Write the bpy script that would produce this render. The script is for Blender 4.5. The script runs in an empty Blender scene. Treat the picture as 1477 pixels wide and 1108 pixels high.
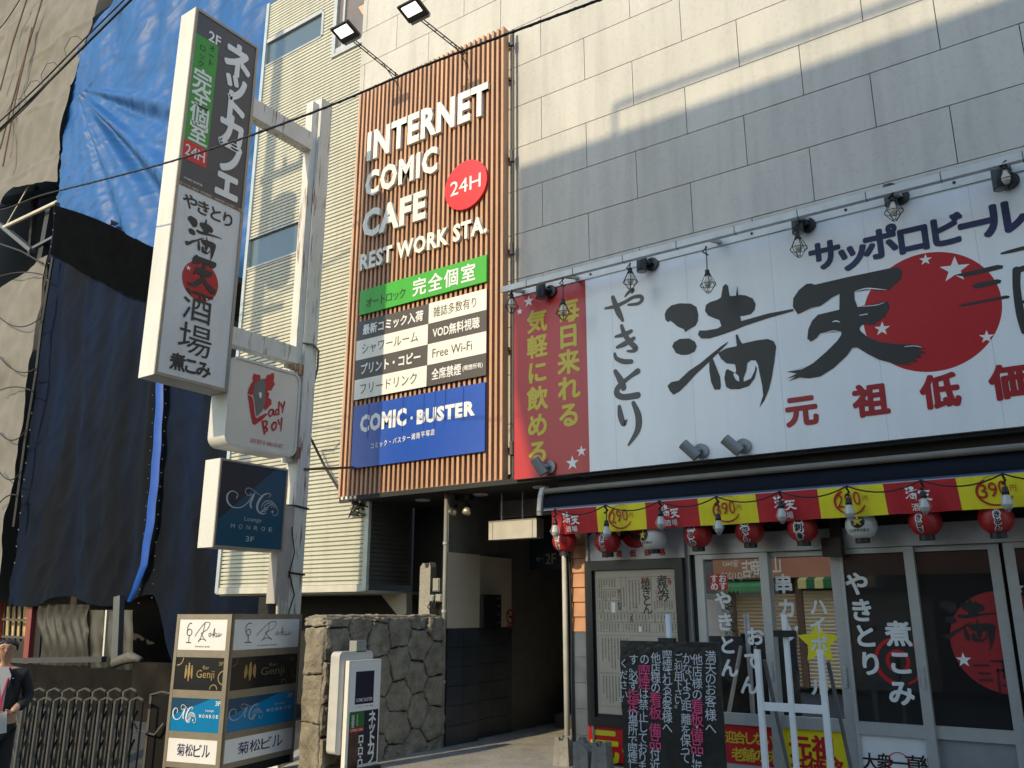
import bpy, bmesh, math, random
from mathutils import Vector, Matrix, noise
from mathutils.geometry import tessellate_polygon
random.seed(7)
sc = bpy.context.scene
COL = sc.collection
# ------------------------------------------------------------------ camera, light, exposure
FPX, PITCH, TH, EYE = 1222.0, math.radians(15.16), math.radians(34.7), 1.486
cam_d = bpy.data.cameras.new("Camera"); cam = bpy.data.objects.new("Camera", cam_d); COL.objects.link(cam)
cam.location = (0, 0, EYE); cam.rotation_euler = (math.pi / 2 + PITCH, 0, TH)
cam_d.sensor_width = 36; cam_d.lens = 36 * FPX / 1477; cam_d.clip_start = .05; cam_d.clip_end = 400
sc.camera = cam
SUN = Vector((.125, 1, -.546)).normalized()          # the way the light travels
w = bpy.data.worlds.new("World"); sc.world = w; w.use_nodes = True
nt = w.node_tree; bg = nt.nodes["Background"]
sky = nt.nodes.new("ShaderNodeTexSky"); sky.sky_type = 'NISHITA'; sky.sun_disc = False
sky.sun_elevation = math.asin(-SUN.z); sky.sun_rotation = math.atan2(-SUN.x, -SUN.y)
sky.air_density = 1.7; sky.dust_density = .6; sky.ozone_density = 3.0
nt.links.new(sky.outputs[0], bg.inputs[0]); bg.inputs[1].default_value = .15
sd = bpy.data.lights.new("Sun", 'SUN'); sun = bpy.data.objects.new("Sun", sd); COL.objects.link(sun)
sd.energy = 2.0; sd.angle = math.radians(.7); sd.color = (1, .82, .52)
sun.rotation_euler = SUN.to_track_quat('-Z', 'Y').to_euler(); sun.location = (-6, -20, 20)
sc.view_settings.view_transform = 'Standard'; sc.view_settings.look = 'None'
sc.view_settings.exposure = .90; sc.view_settings.gamma = 1
sc.render.engine = 'CYCLES'
sc.cycles.max_bounces = 8; sc.cycles.diffuse_bounces = 4; sc.cycles.glossy_bounces = 4

# ------------------------------------------------------------------ survey: where a sight line meets a surface
FW = Vector((-math.sin(TH) * math.cos(PITCH), math.cos(TH) * math.cos(PITCH), math.sin(PITCH)))
RT = Vector((math.cos(TH), math.sin(TH), 0)); UP = RT.cross(FW)
FL = Vector((-math.sin(TH), math.cos(TH), 0))
def ray(px, py): return FW + RT * ((px - 738.5) / FPX) - UP * ((py - 554) / FPX)
CAMP = Vector((0, 0, EYE))
def atY(px, py, y): r = ray(px, py); return CAMP + r * (y / r.y)
def atX(px, py, x): r = ray(px, py); return CAMP + r * (x / r.x)
def atZ(px, py, z): r = ray(px, py); return CAMP + r * ((z - EYE) / r.z)
def atD(px, py, d): r = ray(px, py); return CAMP + r * (d / r.dot(FL))
class Plane:
    def __init__(s, o, u, v=(0, 0, 1)):
        s.o = Vector(o); s.u = Vector(u).normalized(); s.v = Vector(v).normalized(); s.n = s.u.cross(s.v)
    def loc(s, px, py):
        r = ray(px, py); t = (s.o - CAMP).dot(s.n) / r.dot(s.n); p = CAMP + r * t - s.o
        return p.dot(s.u), p.dot(s.v)
    def P(s, a, b, off=0): return s.o + s.u * a + s.v * b + s.n * off
def YP(y): return Plane((0, y, 0), (1, 0, 0))         # parallel to the street front, seen from the street
def XP(x): return Plane((x, 0, 0), (0, 1, 0))         # across it, seen from the right

# ------------------------------------------------------------------ materials
def lin(c): return tuple((x / 12.92 if x <= .04045 else ((x + .055) / 1.055) ** 2.4) for x in c)
def hexc(h): return lin(tuple(int(h[i:i + 2], 16) / 255 for i in (0, 2, 4)))
_m = {}
def mat(key, col, rough=.6, metal=0, var=.12, vs=6, bump=0, bs=60, streak=0, emit=0, spec=.5, coat=0):
    if key in _m: return _m[key]
    if isinstance(col, str): col = hexc(col)
    m = bpy.data.materials.new(key); m.use_nodes = True; N = m.node_tree.nodes; L = m.node_tree.links
    b = N["Principled BSDF"]; b.inputs["Roughness"].default_value = rough; b.inputs["Metallic"].default_value = metal
    b.inputs["Specular IOR Level"].default_value = spec; b.inputs["Coat Weight"].default_value = coat
    tc = N.new("ShaderNodeTexCoord")
    n = N.new("ShaderNodeTexNoise"); n.inputs["Scale"].default_value = vs; n.inputs["Detail"].default_value = 6
    if streak:
        mp = N.new("ShaderNodeMapping"); mp.inputs["Scale"].default_value = (1, 1, streak)
        L.new(tc.outputs["Object"], mp.inputs[0]); L.new(mp.outputs[0], n.inputs["Vector"])
    else: L.new(tc.outputs["Object"], n.inputs["Vector"])
    r = N.new("ShaderNodeValToRGB"); r.color_ramp.elements[0].position = .3; r.color_ramp.elements[1].position = .7
    r.color_ramp.elements[0].color = (*[x * (1 - var) for x in col], 1)
    r.color_ramp.elements[1].color = (*[min(1, x * (1 + var * .6)) for x in col], 1)
    L.new(n.outputs[0], r.inputs[0]); L.new(r.outputs[0], b.inputs["Base Color"])
    if bump:
        n2 = N.new("ShaderNodeTexNoise"); n2.inputs["Scale"].default_value = bs; n2.inputs["Detail"].default_value = 4
        L.new(tc.outputs["Object"], n2.inputs["Vector"])
        bp = N.new("ShaderNodeBump"); bp.inputs["Strength"].default_value = bump; bp.inputs["Distance"].default_value = .02
        L.new(n2.outputs[0], bp.inputs["Height"]); L.new(bp.outputs[0], b.inputs["Normal"])
    if emit: b.inputs["Emission Color"].default_value = (*col, 1); b.inputs["Emission Strength"].default_value = emit
    _m[key] = m; return m
def rusty(key, col, rust="7a4a26", amt=.62, rough=.5):
    if key in _m: return _m[key]
    m = mat(key, col, rough, 0, .06, 4); N = m.node_tree.nodes; L = m.node_tree.links; b = N["Principled BSDF"]
    src = b.inputs["Base Color"].links[0].from_socket
    tc = N.new("ShaderNodeTexCoord"); mp = N.new("ShaderNodeMapping"); mp.inputs["Scale"].default_value = (14, 14, 1.6)
    n = N.new("ShaderNodeTexNoise"); n.inputs["Scale"].default_value = 1.5; n.inputs["Detail"].default_value = 8
    r = N.new("ShaderNodeValToRGB"); r.color_ramp.elements[0].position = amt; r.color_ramp.elements[1].position = amt + .14
    mx = N.new("ShaderNodeMix"); mx.data_type = 'RGBA'; mx.inputs["B"].default_value = (*hexc(rust), 1)
    L.new(tc.outputs["Object"], mp.inputs[0]); L.new(mp.outputs[0], n.inputs["Vector"]); L.new(n.outputs[0], r.inputs[0])
    L.new(r.outputs[0], mx.inputs["Factor"]); L.new(src, mx.inputs["A"]); L.new(mx.outputs["Result"], b.inputs["Base Color"])
    return m
def mirror_glass(key, tint, fac, rough=.0):
    if key in _m: return _m[key]
    m = bpy.data.materials.new(key); m.use_nodes = True; N = m.node_tree.nodes; L = m.node_tree.links
    o = N["Material Output"]; b = N["Principled BSDF"]; b.inputs["Base Color"].default_value = (*tint, 1); b.inputs["Roughness"].default_value = .3
    g = N.new("ShaderNodeBsdfGlossy"); g.inputs["Roughness"].default_value = rough; g.inputs["Color"].default_value = (1, 1, 1, 1)
    x = N.new("ShaderNodeMixShader"); fr = N.new("ShaderNodeFresnel"); fr.inputs["IOR"].default_value = 1.5
    ad = N.new("ShaderNodeMath"); ad.operation = 'ADD'; ad.use_clamp = True; ad.inputs[1].default_value = fac
    L.new(fr.outputs[0], ad.inputs[0]); L.new(ad.outputs[0], x.inputs[0])
    L.new(b.outputs[0], x.inputs[1]); L.new(g.outputs[0], x.inputs[2]); L.new(x.outputs[0], o.inputs["Surface"])
    _m[key] = m; return m
def clear_glass(key, tint=(1, 1, 1), alpha=.25):
    if key in _m: return _m[key]
    m = bpy.data.materials.new(key); m.use_nodes = True; N = m.node_tree.nodes; L = m.node_tree.links
    o = N["Material Output"]; N.remove(N["Principled BSDF"])
    t = N.new("ShaderNodeBsdfTransparent"); t.inputs[0].default_value = (*tint, 1)
    g = N.new("ShaderNodeBsdfGlossy"); g.inputs["Roughness"].default_value = .05
    x = N.new("ShaderNodeMixShader"); x.inputs[0].default_value = alpha
    L.new(t.outputs[0], x.inputs[1]); L.new(g.outputs[0], x.inputs[2]); L.new(x.outputs[0], o.inputs["Surface"])
    _m[key] = m; return m

def weather(m, island=0.0, streak=0.0, dirt=0.0, sc_=(5, 5, .45)):
    N = m.node_tree.nodes; L = m.node_tree.links; b = N["Principled BSDF"]; src = b.inputs["Base Color"].links[0].from_socket
    tc = N.new("ShaderNodeTexCoord"); geo = N.new("ShaderNodeNewGeometry")
    def mul(src, fac_sock, lo, hi, p0, p1):
        r = N.new("ShaderNodeMapRange"); r.inputs["From Min"].default_value = p0; r.inputs["From Max"].default_value = p1; r.inputs["To Min"].default_value = lo; r.inputs["To Max"].default_value = hi
        L.new(fac_sock, r.inputs["Value"]); x = N.new("ShaderNodeMix"); x.data_type = 'RGBA'; x.blend_type = 'MULTIPLY'; x.inputs["Factor"].default_value = 1
        L.new(src, x.inputs["A"]); L.new(r.outputs["Result"], x.inputs["B"]); return x.outputs["Result"]
    if island: src = mul(src, geo.outputs["Random Per Island"], 1 - island, 1, 0, 1)
    if streak:
        mp = N.new("ShaderNodeMapping"); mp.inputs["Scale"].default_value = sc_; n = N.new("ShaderNodeTexNoise"); n.inputs["Scale"].default_value = 1.6; n.inputs["Detail"].default_value = 7
        L.new(tc.outputs["Object"], mp.inputs[0]); L.new(mp.outputs[0], n.inputs["Vector"]); src = mul(src, n.outputs[0], 1 - streak, 1, .34, .56)
    if dirt:
        n = N.new("ShaderNodeTexNoise"); n.inputs["Scale"].default_value = 22; n.inputs["Detail"].default_value = 8; L.new(tc.outputs["Object"], n.inputs["Vector"]); src = mul(src, n.outputs[0], 1 - dirt, 1, .30, .48)
    L.new(src, b.inputs["Base Color"]); return m
M_alc = mat("painted_wall_panel", (.56, .545, .51), .8, 0, .09, 1.3, .25, 90, .35)
M_joint = mat("dark_joint", (.05, .05, .05), .9)
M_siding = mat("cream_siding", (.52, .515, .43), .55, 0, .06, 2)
M_sideshade = mat("shaded_siding_side", (.10, .10, .095), .6)  # cream siding's return side, its shade put into the colour
M_white = mat("white_paint", (.78, .77, .74), .5, 0, .05, 3)
M_trim = mat("grey_trim", (.42, .44, .46), .5, .2)
M_alu = mat("aluminium", (.56, .56, .55), .38, .75, .08, 20)
M_aludoor = mat("door_aluminium", (.46, .46, .45), .42, .45, .06, 12)
M_black = mat("black_paint", (.012, .012, .013), .5)
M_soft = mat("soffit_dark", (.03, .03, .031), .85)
M_dark = mat("dark_void", (.014, .014, .014), .9)
M_wood = mat("louver_wood", (.58, .335, .205), .6, 0, .2, 9, 0, 60, .12)
M_pole = rusty("white_steel_rust", (.66, .66, .63), amt=.57)
M_cable = mat("cable_rubber", (.012, .012, .012), .6)
M_red = mat("print_red", "b3181f", .4, 0, .04, 2)
M_redbr = mat("print_red_bright", "d8232a", .4, 0, .03)
M_yel = mat("print_yellow", "ded21c", .45, 0, .04)
M_yel2 = mat("banner_yellow", "e6d619", .7, 0, .05)
M_redf = mat("banner_red", "b5161c", .7, 0, .06)
M_ink = mat("print_black", (.012, .012, .014), .5)
M_inkg = mat("print_charcoal", (.028, .028, .028), .5)
M_pw = mat("print_white", (.80, .80, .80), .4, 0, .03)
M_face = mat("acrylic_white", (.70, .71, .72), .3, 0, .05, 2)
M_navy = mat("print_navy", "262c55", .45)
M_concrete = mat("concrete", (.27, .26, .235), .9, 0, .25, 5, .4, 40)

weather(M_alc, .07, .10, .08); weather(M_siding, .05, .10, .0); weather(M_wood, .18, .0, .12); weather(M_concrete, 0, .2, .2); weather(M_face, 0, .06, .04); weather(M_pole, 0, .10, .08)
weather(M_redf, 0, .12); weather(M_yel2, 0, .12); weather(M_white, 0, .06, .06)

# ------------------------------------------------------------------ mesh builder
class MB:
    def __init__(s): s.v = []; s.f = []; s.smooth = False
    def add(s, vs, fs):
        k = len(s.v); s.v += [tuple(v) for v in vs]; s.f += [tuple(i + k for i in f) for f in fs]; return s
    def box(s, a, b):
        x0, y0, z0 = [min(a[i], b[i]) for i in range(3)]; x1, y1, z1 = [max(a[i], b[i]) for i in range(3)]
        return s.add([(x0, y0, z0), (x1, y0, z0), (x1, y1, z0), (x0, y1, z0), (x0, y0, z1), (x1, y0, z1), (x1, y1, z1), (x0, y1, z1)],
                     [(0, 3, 2, 1), (4, 5, 6, 7), (0, 1, 5, 4), (1, 2, 6, 5), (2, 3, 7, 6), (3, 0, 4, 7)])
    def slab(s, pl, a0, b0, a1, b1, o0, o1):      # a box lying on a plane, between two offsets
        c = [pl.P(a, b, o) for o in (o0, o1) for a, b in ((a0, b0), (a1, b0), (a1, b1), (a0, b1))]
        return s.add(c, [(0, 3, 2, 1), (4, 5, 6, 7), (0, 1, 5, 4), (1, 2, 6, 5), (2, 3, 7, 6), (3, 0, 4, 7)])
    def bar(s, p, q, w, h=None, up=(0, 0, 1)):
        p = Vector(p); q = Vector(q); h = h or w; d = (q - p).normalized(); u = Vector(up)
        if abs(d.dot(u)) > .95: u = Vector((0, 1, 0))
        a = d.cross(u).normalized() * w / 2; b = a.cross(d).normalized() * h / 2
        c = [x + i * a + j * b for x in (p, q) for i, j in ((-1, -1), (1, -1), (1, 1), (-1, 1))]
        return s.add(c, [(0, 3, 2, 1), (4, 5, 6, 7), (0, 1, 5, 4), (1, 2, 6, 5), (2, 3, 7, 6), (3, 0, 4, 7)])
    def tube(s, pts, r, n=8, caps=True):
        pts = [Vector(p) for p in pts]; rs = r if isinstance(r, (list, tuple)) else [r] * len(pts); k0 = len(s.v); u = None
        for i, p in enumerate(pts):
            d = (pts[min(i + 1, len(pts) - 1)] - pts[max(i - 1, 0)]).normalized()
            if u is None: u = d.orthogonal().normalized()
            u = (u - d * u.dot(d)).normalized(); v = d.cross(u)
            for k in range(n):
                t = 2 * math.pi * k / n; s.v.append(tuple(p + (u * math.cos(t) + v * math.sin(t)) * rs[i]))
        for i in range(len(pts) - 1):
            for k in range(n):
                a = k0 + i * n + k; b = k0 + i * n + (k + 1) % n; s.f.append((a, b, b + n, a + n))
        if caps: s.f.append(tuple(k0 + k for k in range(n))[::-1]); e = k0 + (len(pts) - 1) * n; s.f.append(tuple(e + k for k in range(n)))
        return s
    def lathe(s, prof, c=(0, 0, 0), n=24):         # profile of (radius, z)
        k0 = len(s.v)
        for r, z in prof:
            for k in range(n): t = 2 * math.pi * k / n; s.v.append((c[0] + r * math.cos(t), c[1] + r * math.sin(t), c[2] + z))
        for i in range(len(prof) - 1):
            for k in range(n):
                a = k0 + i * n + k; b = k0 + i * n + (k + 1) % n; s.f.append((a, b, b + n, a + n))
        return s
    def poly(s, pl, pts, off=0):                  # flat outline on a plane
        tri = tessellate_polygon([[Vector((a, b, 0)) for a, b in pts]])
        vs = [pl.P(a, b, off) for a, b in pts]; fs = []
        for t in tri:
            x, y, z = [Vector(pts[i]) for i in t]
            fs.append(t if (y - x).cross(z - x) > 0 else t[::-1])
        return s.add(vs, fs)
    def prism(s, pl, pts, o0, o1):
        ar = sum(pts[i - 1][0] * pts[i][1] - pts[i][0] * pts[i - 1][1] for i in range(len(pts)))
        if ar < 0: pts = pts[::-1]
        s.poly(pl, pts, o1); n = len(pts); vs = [pl.P(a, b, o) for o in (o0, o1) for a, b in pts]
        return s.add(vs, [(i, (i + 1) % n, n + (i + 1) % n, n + i) for i in range(n)])
    def stroke(s, pl, pts, off, seg=6):            # brush stroke: (a, b, width)
        if len(pts) == 2: pts = [pts[0], tuple((pts[0][i] + pts[1][i]) / 2 for i in range(3)), pts[1]]
        P = [pts[0]] + list(pts) + [pts[-1]]; out = []
        for i in range(1, len(P) - 2):
            for k in range(seg):
                t = k / seg; q = []
                for j in range(3):
                    a, b, c, d = P[i - 1][j], P[i][j], P[i + 1][j], P[i + 2][j]
                    q.append(.5 * (2 * b + (c - a) * t + (2 * a - 5 * b + 4 * c - d) * t * t + (3 * b - a - 3 * c + d) * t ** 3))
                out.append(q)
        out.append(list(pts[-1])); L_, R_ = [], []
        for i, (a, b, wd) in enumerate(out):
            p, q = out[max(0, i - 1)], out[min(len(out) - 1, i + 1)]; dx, dy = q[0] - p[0], q[1] - p[1]; l = math.hypot(dx, dy) or 1
            nx, ny = -dy / l * wd / 2, dx / l * wd / 2; L_.append((a + nx, b + ny)); R_.append((a - nx, b - ny))
        k = len(s.v)
        for l, r in zip(L_, R_): s.v += [tuple(pl.P(*l, off)), tuple(pl.P(*r, off))]
        for i in range(len(out) - 1): j = k + 2 * i; s.f.append((j + 1, j + 3, j + 2, j))
        for e, sg in ((0, -1), (len(out) - 1, 1)):   # rounded ends
            a, b, wd = out[e]; l = L_[e]; th = math.atan2(l[1] - b, l[0] - a); k = len(s.v)
            pts_ = [(a + wd / 2 * math.cos(th - sg * math.pi * i / 6), b + wd / 2 * math.sin(th - sg * math.pi * i / 6)) for i in range(7)]
            s.v += [tuple(pl.P(x, y, off)) for x, y in pts_]; s.f.append(tuple(range(k, k + 7)) if sg < 0 else tuple(range(k + 6, k - 1, -1)))
        return s
    def build(s, name, m, parent=None, smooth=None):
        me = bpy.data.meshes.new(name); me.from_pydata(s.v, [], s.f); me.validate(); me.materials.append(m)
        o = bpy.data.objects.new(name, me); COL.objects.link(o)
        if smooth if smooth is not None else s.smooth:
            for p in me.polygons: p.use_smooth = True
        if parent is not None:
            o.parent = parent
            if parent.type == 'EMPTY': o.matrix_parent_inverse = Matrix.Translation(-parent.location) if parent.get('_w') else Matrix()
        return o
def tag(o, label, cat, group=None):
    o['label'] = label; o['category'] = cat
    if group: o['group'] = group
    return o
def thing(name, label, cat, loc=(0, 0, 0), group=None, world=True):
    o = bpy.data.objects.new(name, None); COL.objects.link(o); o.location = loc; o.empty_display_size = .1
    if world: o['_w'] = 1
    return tag(o, label, cat, group)
def structure(o): o['kind'] = 'structure'; return o
def dup(root, loc, rz=None, label=None):
    r = root.copy(); COL.objects.link(r); r.location = loc
    if rz is not None: r.rotation_euler = (0, 0, rz)
    if label: r['label'] = label
    for ch in root.children:
        c = ch.copy(); COL.objects.link(c); c.parent = r
        for g in ch.children: d = g.copy(); COL.objects.link(d); d.parent = c
    return r

# ------------------------------------------------------------------ lettering
_t = {}
def glyphs(s, bold=0.0):
    k = (s, bold)
    if k not in _t:
        c = bpy.data.curves.new("lettering", 'FONT'); c.body = s; c.offset = bold; c.resolution_u = 2 if len(s) > 3 else 4; c.space_character = 1.10 if bold > .03 else 1
        o = bpy.data.objects.new("lettering", c); COL.objects.link(o)
        me = bpy.data.meshes.new_from_object(o.evaluated_get(bpy.context.evaluated_depsgraph_get()))
        V = [(v.co.x, v.co.y) for v in me.vertices]; F = [tuple(p.vertices) for p in me.polygons]
        bpy.data.objects.remove(o); bpy.data.curves.remove(c); bpy.data.meshes.remove(me)
        xs = [v[0] for v in V]; ys = [v[1] for v in V]
        _t[k] = (V, F, min(xs), max(xs), min(ys), max(ys))
    return _t[k]
def fit(mb, pl, s, a0, b0, a1, b1, off, bold=0.0, keep=False, solid=0):
    cjk = any(ord(ch) > 0x2fff for ch in s)
    V, F, x0, x1, y0, y1 = glyphs(s, 0 if cjk else bold)
    if keep: x0, x1, y0, y1 = 0, 1, -.12, .88            # the character keeps its own place in the square cell
    fx = (a1 - a0) / (x1 - x0); fy = (b1 - b0) / (y1 - y0)
    k = bold * .85
    sh = [(0, 0)] if not (cjk and bold > .003) else [(0, 0), (k, k), (-k, -k), (k, -k), (-k, k)] + ([(1.3 * k, 0), (-1.3 * k, 0), (0, 1.3 * k), (0, -1.3 * k)] if bold > .024 else [])
    for i, (sx, sy) in enumerate(sh):                    # weight added by over-printing
        vs = [pl.P(a0 + (x + sx - x0) * fx, b0 + (y + sy - y0) * fy, off + i * .00022) for x, y in V]
        G = [f if pl.n.dot((vs[f[1]] - vs[f[0]]).cross(vs[f[2]] - vs[f[0]])) > 0 else f[::-1] for f in F]
        mb.add(vs, G)
    if solid:                                      # returns of a solid letter
        ed = {}
        for f in G:
            for i in range(len(f)):
                e = (f[i], f[(i + 1) % len(f)])
                if (e[1], e[0]) in ed: del ed[(e[1], e[0])]
                else: ed[e] = 1
        bk = [v - pl.n * solid for v in vs]; n = len(vs)
        mb.add(vs + bk, [(b, a, a + n, b + n) for a, b in ed])
    return mb
def line(mb, pl, s, p0, p1, off, bold=0.0, solid=0):     # whole line: lower left and upper right corner seen in the photo
    a0, b0 = pl.loc(*p0); a1, b1 = pl.loc(*p1); return fit(mb, pl, s, a0, b0, a1, b1, off, bold, False, solid)
def run(mb, pl, s, c0, c1, size, off, bold=.01, wide=1.0, px=True):   # one character at a time between two centres
    A = pl.loc(*c0) if px else c0; B = pl.loc(*c1) if px else c1; n = len(s)
    for i, ch in enumerate(s):
        t = i / max(1, n - 1); a = A[0] + (B[0] - A[0]) * t; b = A[1] + (B[1] - A[1]) * t; h = size / 2
        if ch == ' ': continue
        w_ = h * (.16 if ch == '|' else wide); fit(mb, pl, ch, a - w_, b - h, a + w_, b + h, off, bold, ord(ch) > 0x2fff)
    return mb
def star(mb, pl, a, b, r, off, rot=0, inner=.4):
    return mb.poly(pl, [(a + (r if i % 2 == 0 else r * inner) * math.sin(rot + i * math.pi / 5), b + (r if i % 2 == 0 else r * inner) * math.cos(rot + i * math.pi / 5)) for i in range(10)], off)
def disc(mb, pl, a, b, r, off, n=64, ry=None): return mb.poly(pl, [(a + r * math.cos(2 * math.pi * i / n), b + (ry or r) * math.sin(2 * math.pi * i / n)) for i in range(n)], off)
def rect(mb, pl, a0, b0, a1, b1, off): return mb.poly(pl, [(a0, b0), (a1, b0), (a1, b1), (a0, b1)], off)
def ring(mb, pl, a, b, r, wd, off, t0=0, t1=360, ry=None, n=30, w1=None):
    pts = [(a + r * math.cos(math.radians(t0 + (t1 - t0) * i / n)), b + (ry or r) * math.sin(math.radians(t0 + (t1 - t0) * i / n)), wd + ((w1 if w1 is not None else wd) - wd) * i / n) for i in range(n + 1)]
    return mb.stroke(pl, pts, off, 1)
# the two brushed characters of the shop sign, outlines measured once on the sign face
SIGNY = 7.95
_sp = YP(SIGNY)
def cr(pts, ox=940, oy=370, k=400 / 1477): return [_sp.loc(ox + x * k, oy + y * k) for x, y in pts]
MAN = [cr(p) for p in (
 [(70,310),(80,285),(105,262),(150,250),(210,252),(240,270),(250,310),(248,345),(235,370),(200,390),(180,405),(172,388),(140,375),(110,350),(98,343),(90,352),(75,340)],
 [(110,480),(120,458),(150,440),(200,437),(232,455),(242,480),(230,508),(195,524),(160,526),(130,515)],
 [(285,290),(290,260),(310,245),(350,232),(370,220),(380,160),(395,147),(408,158),(415,205),(418,212),(450,210),(457,155),(462,205),(500,208),(540,225),(555,255),(550,285),(530,308),(490,318),(473,318),(478,345),(620,305),(755,280),(757,292),(620,330),(500,370),(440,395),(370,420),(310,438),(265,438),(247,418),(255,395),(290,395),(350,385),(372,372),(362,340),(330,328),(300,315)],
 [(85,690),(105,670),(145,662),(200,610),(260,570),(320,520),(370,480),(410,453),(400,470),(340,530),(300,570),(240,625),(190,680),(150,720),(118,737),(100,720)],
 [(308,545),(325,540),(345,590),(365,640),(370,690),(365,710),(335,710),(318,670),(308,610)],
 [(355,515),(400,490),(455,478),(448,420),(458,415),(475,455),(485,465),(560,448),(620,440),(650,452),(664,480),(655,560),(640,650),(625,710),(600,770),(575,803),(595,740),(590,690),(575,620),(568,580),(555,555),(530,553),(510,570),(505,610),(490,650),(492,668),(530,650),(550,610),(555,580),(562,600),(550,650),(520,690),(470,707),(420,708),(398,695),(388,650),(395,610),(405,600),(440,618),(435,632),(450,658),(468,668),(466,640),(445,618),(452,612),(445,575),(400,570),(370,545)])]
TEN = [cr(p) for p in (
 [(753,270),(755,225),(785,180),(825,148),(850,145),(870,152),(1050,110),(1280,62),(1320,60),(1333,80),(1330,120),(1312,130),(1310,142),(1296,145),(1290,157),(1278,160),(1268,180),(1240,176),(1230,186),(1200,180),(1170,176),(1130,183),(1080,190),(1082,230),(1098,272),(1130,262),(1170,258),(1255,240),(1270,270),(1255,285),(1262,297),(1245,305),(1247,322),(1225,330),(1210,348),(1195,350),(1188,365),(1150,360),(1120,366),(1108,380),(1110,395),(1150,430),(1210,455),(1300,468),(1420,470),(1395,480),(1460,488),(1420,500),(1470,512),(1425,520),(1440,535),(1400,545),(1420,560),(1360,566),(1390,580),(1290,572),(1210,550),(1150,520),(1095,485),(1070,488),(1040,530),(970,595),(900,640),(840,650),(790,645),(730,665),(770,640),(722,650),(775,625),(720,615),(800,603),(860,570),(930,510),(990,450),(1010,420),(1012,402),(930,405),(900,410),(880,435),(850,455),(830,440),(835,390),(855,345),(885,312),(1000,285),(1002,200),(960,220),(935,240),(900,265),(850,275),(800,300),(780,310)],)]
def bbox(ps): xs = [a for p in ps for a, _ in p]; ys = [b for p in ps for _, b in p]; return min(xs), min(ys), max(xs), max(ys)
def brushed(mb, pl, ps, a0, b0, a1, b1, off):
    x0, y0, x1, y1 = bbox(ps)
    for i, p in enumerate(ps): mb.poly(pl, [(a0 + (x - x0) / (x1 - x0) * (a1 - a0), b0 + (y - y0) / (y1 - y0) * (b1 - b0)) for x, y in p], off + i * .0003)
    return mb
def strokes(mb, pl, lst, off, ox=0, oy=0, k=1.0, wk=1.0):        # strokes measured in the photo: lists of (x, y, width)
    for i, st in enumerate(lst):
        pts = []
        for x, y, wd in st:
            px, py = ox + x * k, oy + y * k; a, b = pl.loc(px, py); a2, _ = pl.loc(px + wd * k, py); pts.append((a, b, abs(a2 - a) * wk))
        mb.stroke(pl, pts, off + i * .0004)
    return mb

# ================================================================== SETTING
def gz(x, y):                                      # pavement level at the shop, falling away to the left; road a kerb lower
    t = min(1, max(0, (-6.9 - x) / 2.0)); return -.36 * t * t * (3 - 2 * t) * min(1, max(0, (8.1 - y) / 1.2))
def sheet(xs, ys, dz):
    v = [(x, y, gz(x, y) + dz) for y in ys for x in xs]; n = len(xs)
    return MB().add(v, [(j * n + i, j * n + i + 1, (j + 1) * n + i + 1, (j + 1) * n + i) for j in range(len(ys) - 1) for i in range(n - 1)])
M_asph = mat("asphalt", (.05, .05, .052), .9, 0, .3, 9, .6, 160)
M_pave = weather(mat("worn_pavement", (.37, .35, .31), .9, 0, .22, 3, .5, 70), 0, 0, .3)
xs = [-60, -30, -20, -14, -10] + [-9.4 + .3 * i for i in range(12)] + [-5, -2, 2, 8, 30, 60]
structure(sheet(xs, [-80, -40, -2, 0, 3, 5.2], -.12).build("road", M_asph))
ys = [5.35, 5.9, 6.5, 6.9, 7.2, 7.5, 7.8, 8.1, 8.2]
kx = [x for x in xs if x >= -8.6]; structure(sheet(kx, ys, 0).build("pavement", M_pave)); structure(sheet([x for x in xs if x < kx[0]] + [kx[0]], ys + [9.2], 0).build("side_lot", M_asph))
kb = MB()
for i in range(len(xs) - 1):
    for k in range(3):
        a = xs[i] + (xs[i + 1] - xs[i]) * k / 3; b = xs[i] + (xs[i + 1] - xs[i]) * (k + 1) / 3 - .006
        za = gz(a, 5.3); zb = gz(b, 5.3)
        kb.add([(a, 5.2, za - .12), (b, 5.2, zb - .12), (b, 5.346, zb + .004), (a, 5.346, za + .004), (a, 5.2, za), (b, 5.2, zb)], [(0, 1, 5, 4), (4, 5, 2, 3)])
structure(kb.build("kerb", M_concrete))
structure(MB().add([(-60, 8.2, -.5), (60, 8.2, -.5), (60, 70, -.5), (-60, 70, -.5)], [(0, 1, 2, 3)]).build("ground", M_asph))

# ------------------------------------------------------------------ the shop building: panelled wall, siding, entrance passage
bld = thing("concrete_building", "cream and grey panelled building with sunlit upper wall over the yakitori shop", "building", (-3, 8.6, 0))
p = MB(); X0, X1 = -8.6, 3.6
for r in range(-5, 10):
    z0 = 6.155 + .6155 * r; z1 = z0 + .6155
    if z1 <= 2.96: continue
    z0 = max(z0, 2.95); off = -1.27 if r % 2 == 0 else -1.93 + 0
    k0 = math.floor((X0 - off) / 1.314) ; x = off + k0 * 1.314
    while x < X1:
        a, b = max(x, X0) + .004, min(x + 1.314, X1) - .004
        if b > a: p.box((a, 8.2, z0 + .005), (b, 8.26, z1 - .005))
        x += 1.314
p.build("wall_panel", M_alc, bld)
MB().box((X0, 8.24, 2.95), (X1, 8.5, 12.2)).build("backing_wall", M_joint, bld)
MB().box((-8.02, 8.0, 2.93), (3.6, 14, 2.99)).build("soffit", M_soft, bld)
MB().box((-6.66, 9.37, 2.90), (-4.94, 12.6, 2.928)).build("passage_ceiling", mat("ceiling_grey", (.4, .4, .38), .8), bld)
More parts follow.
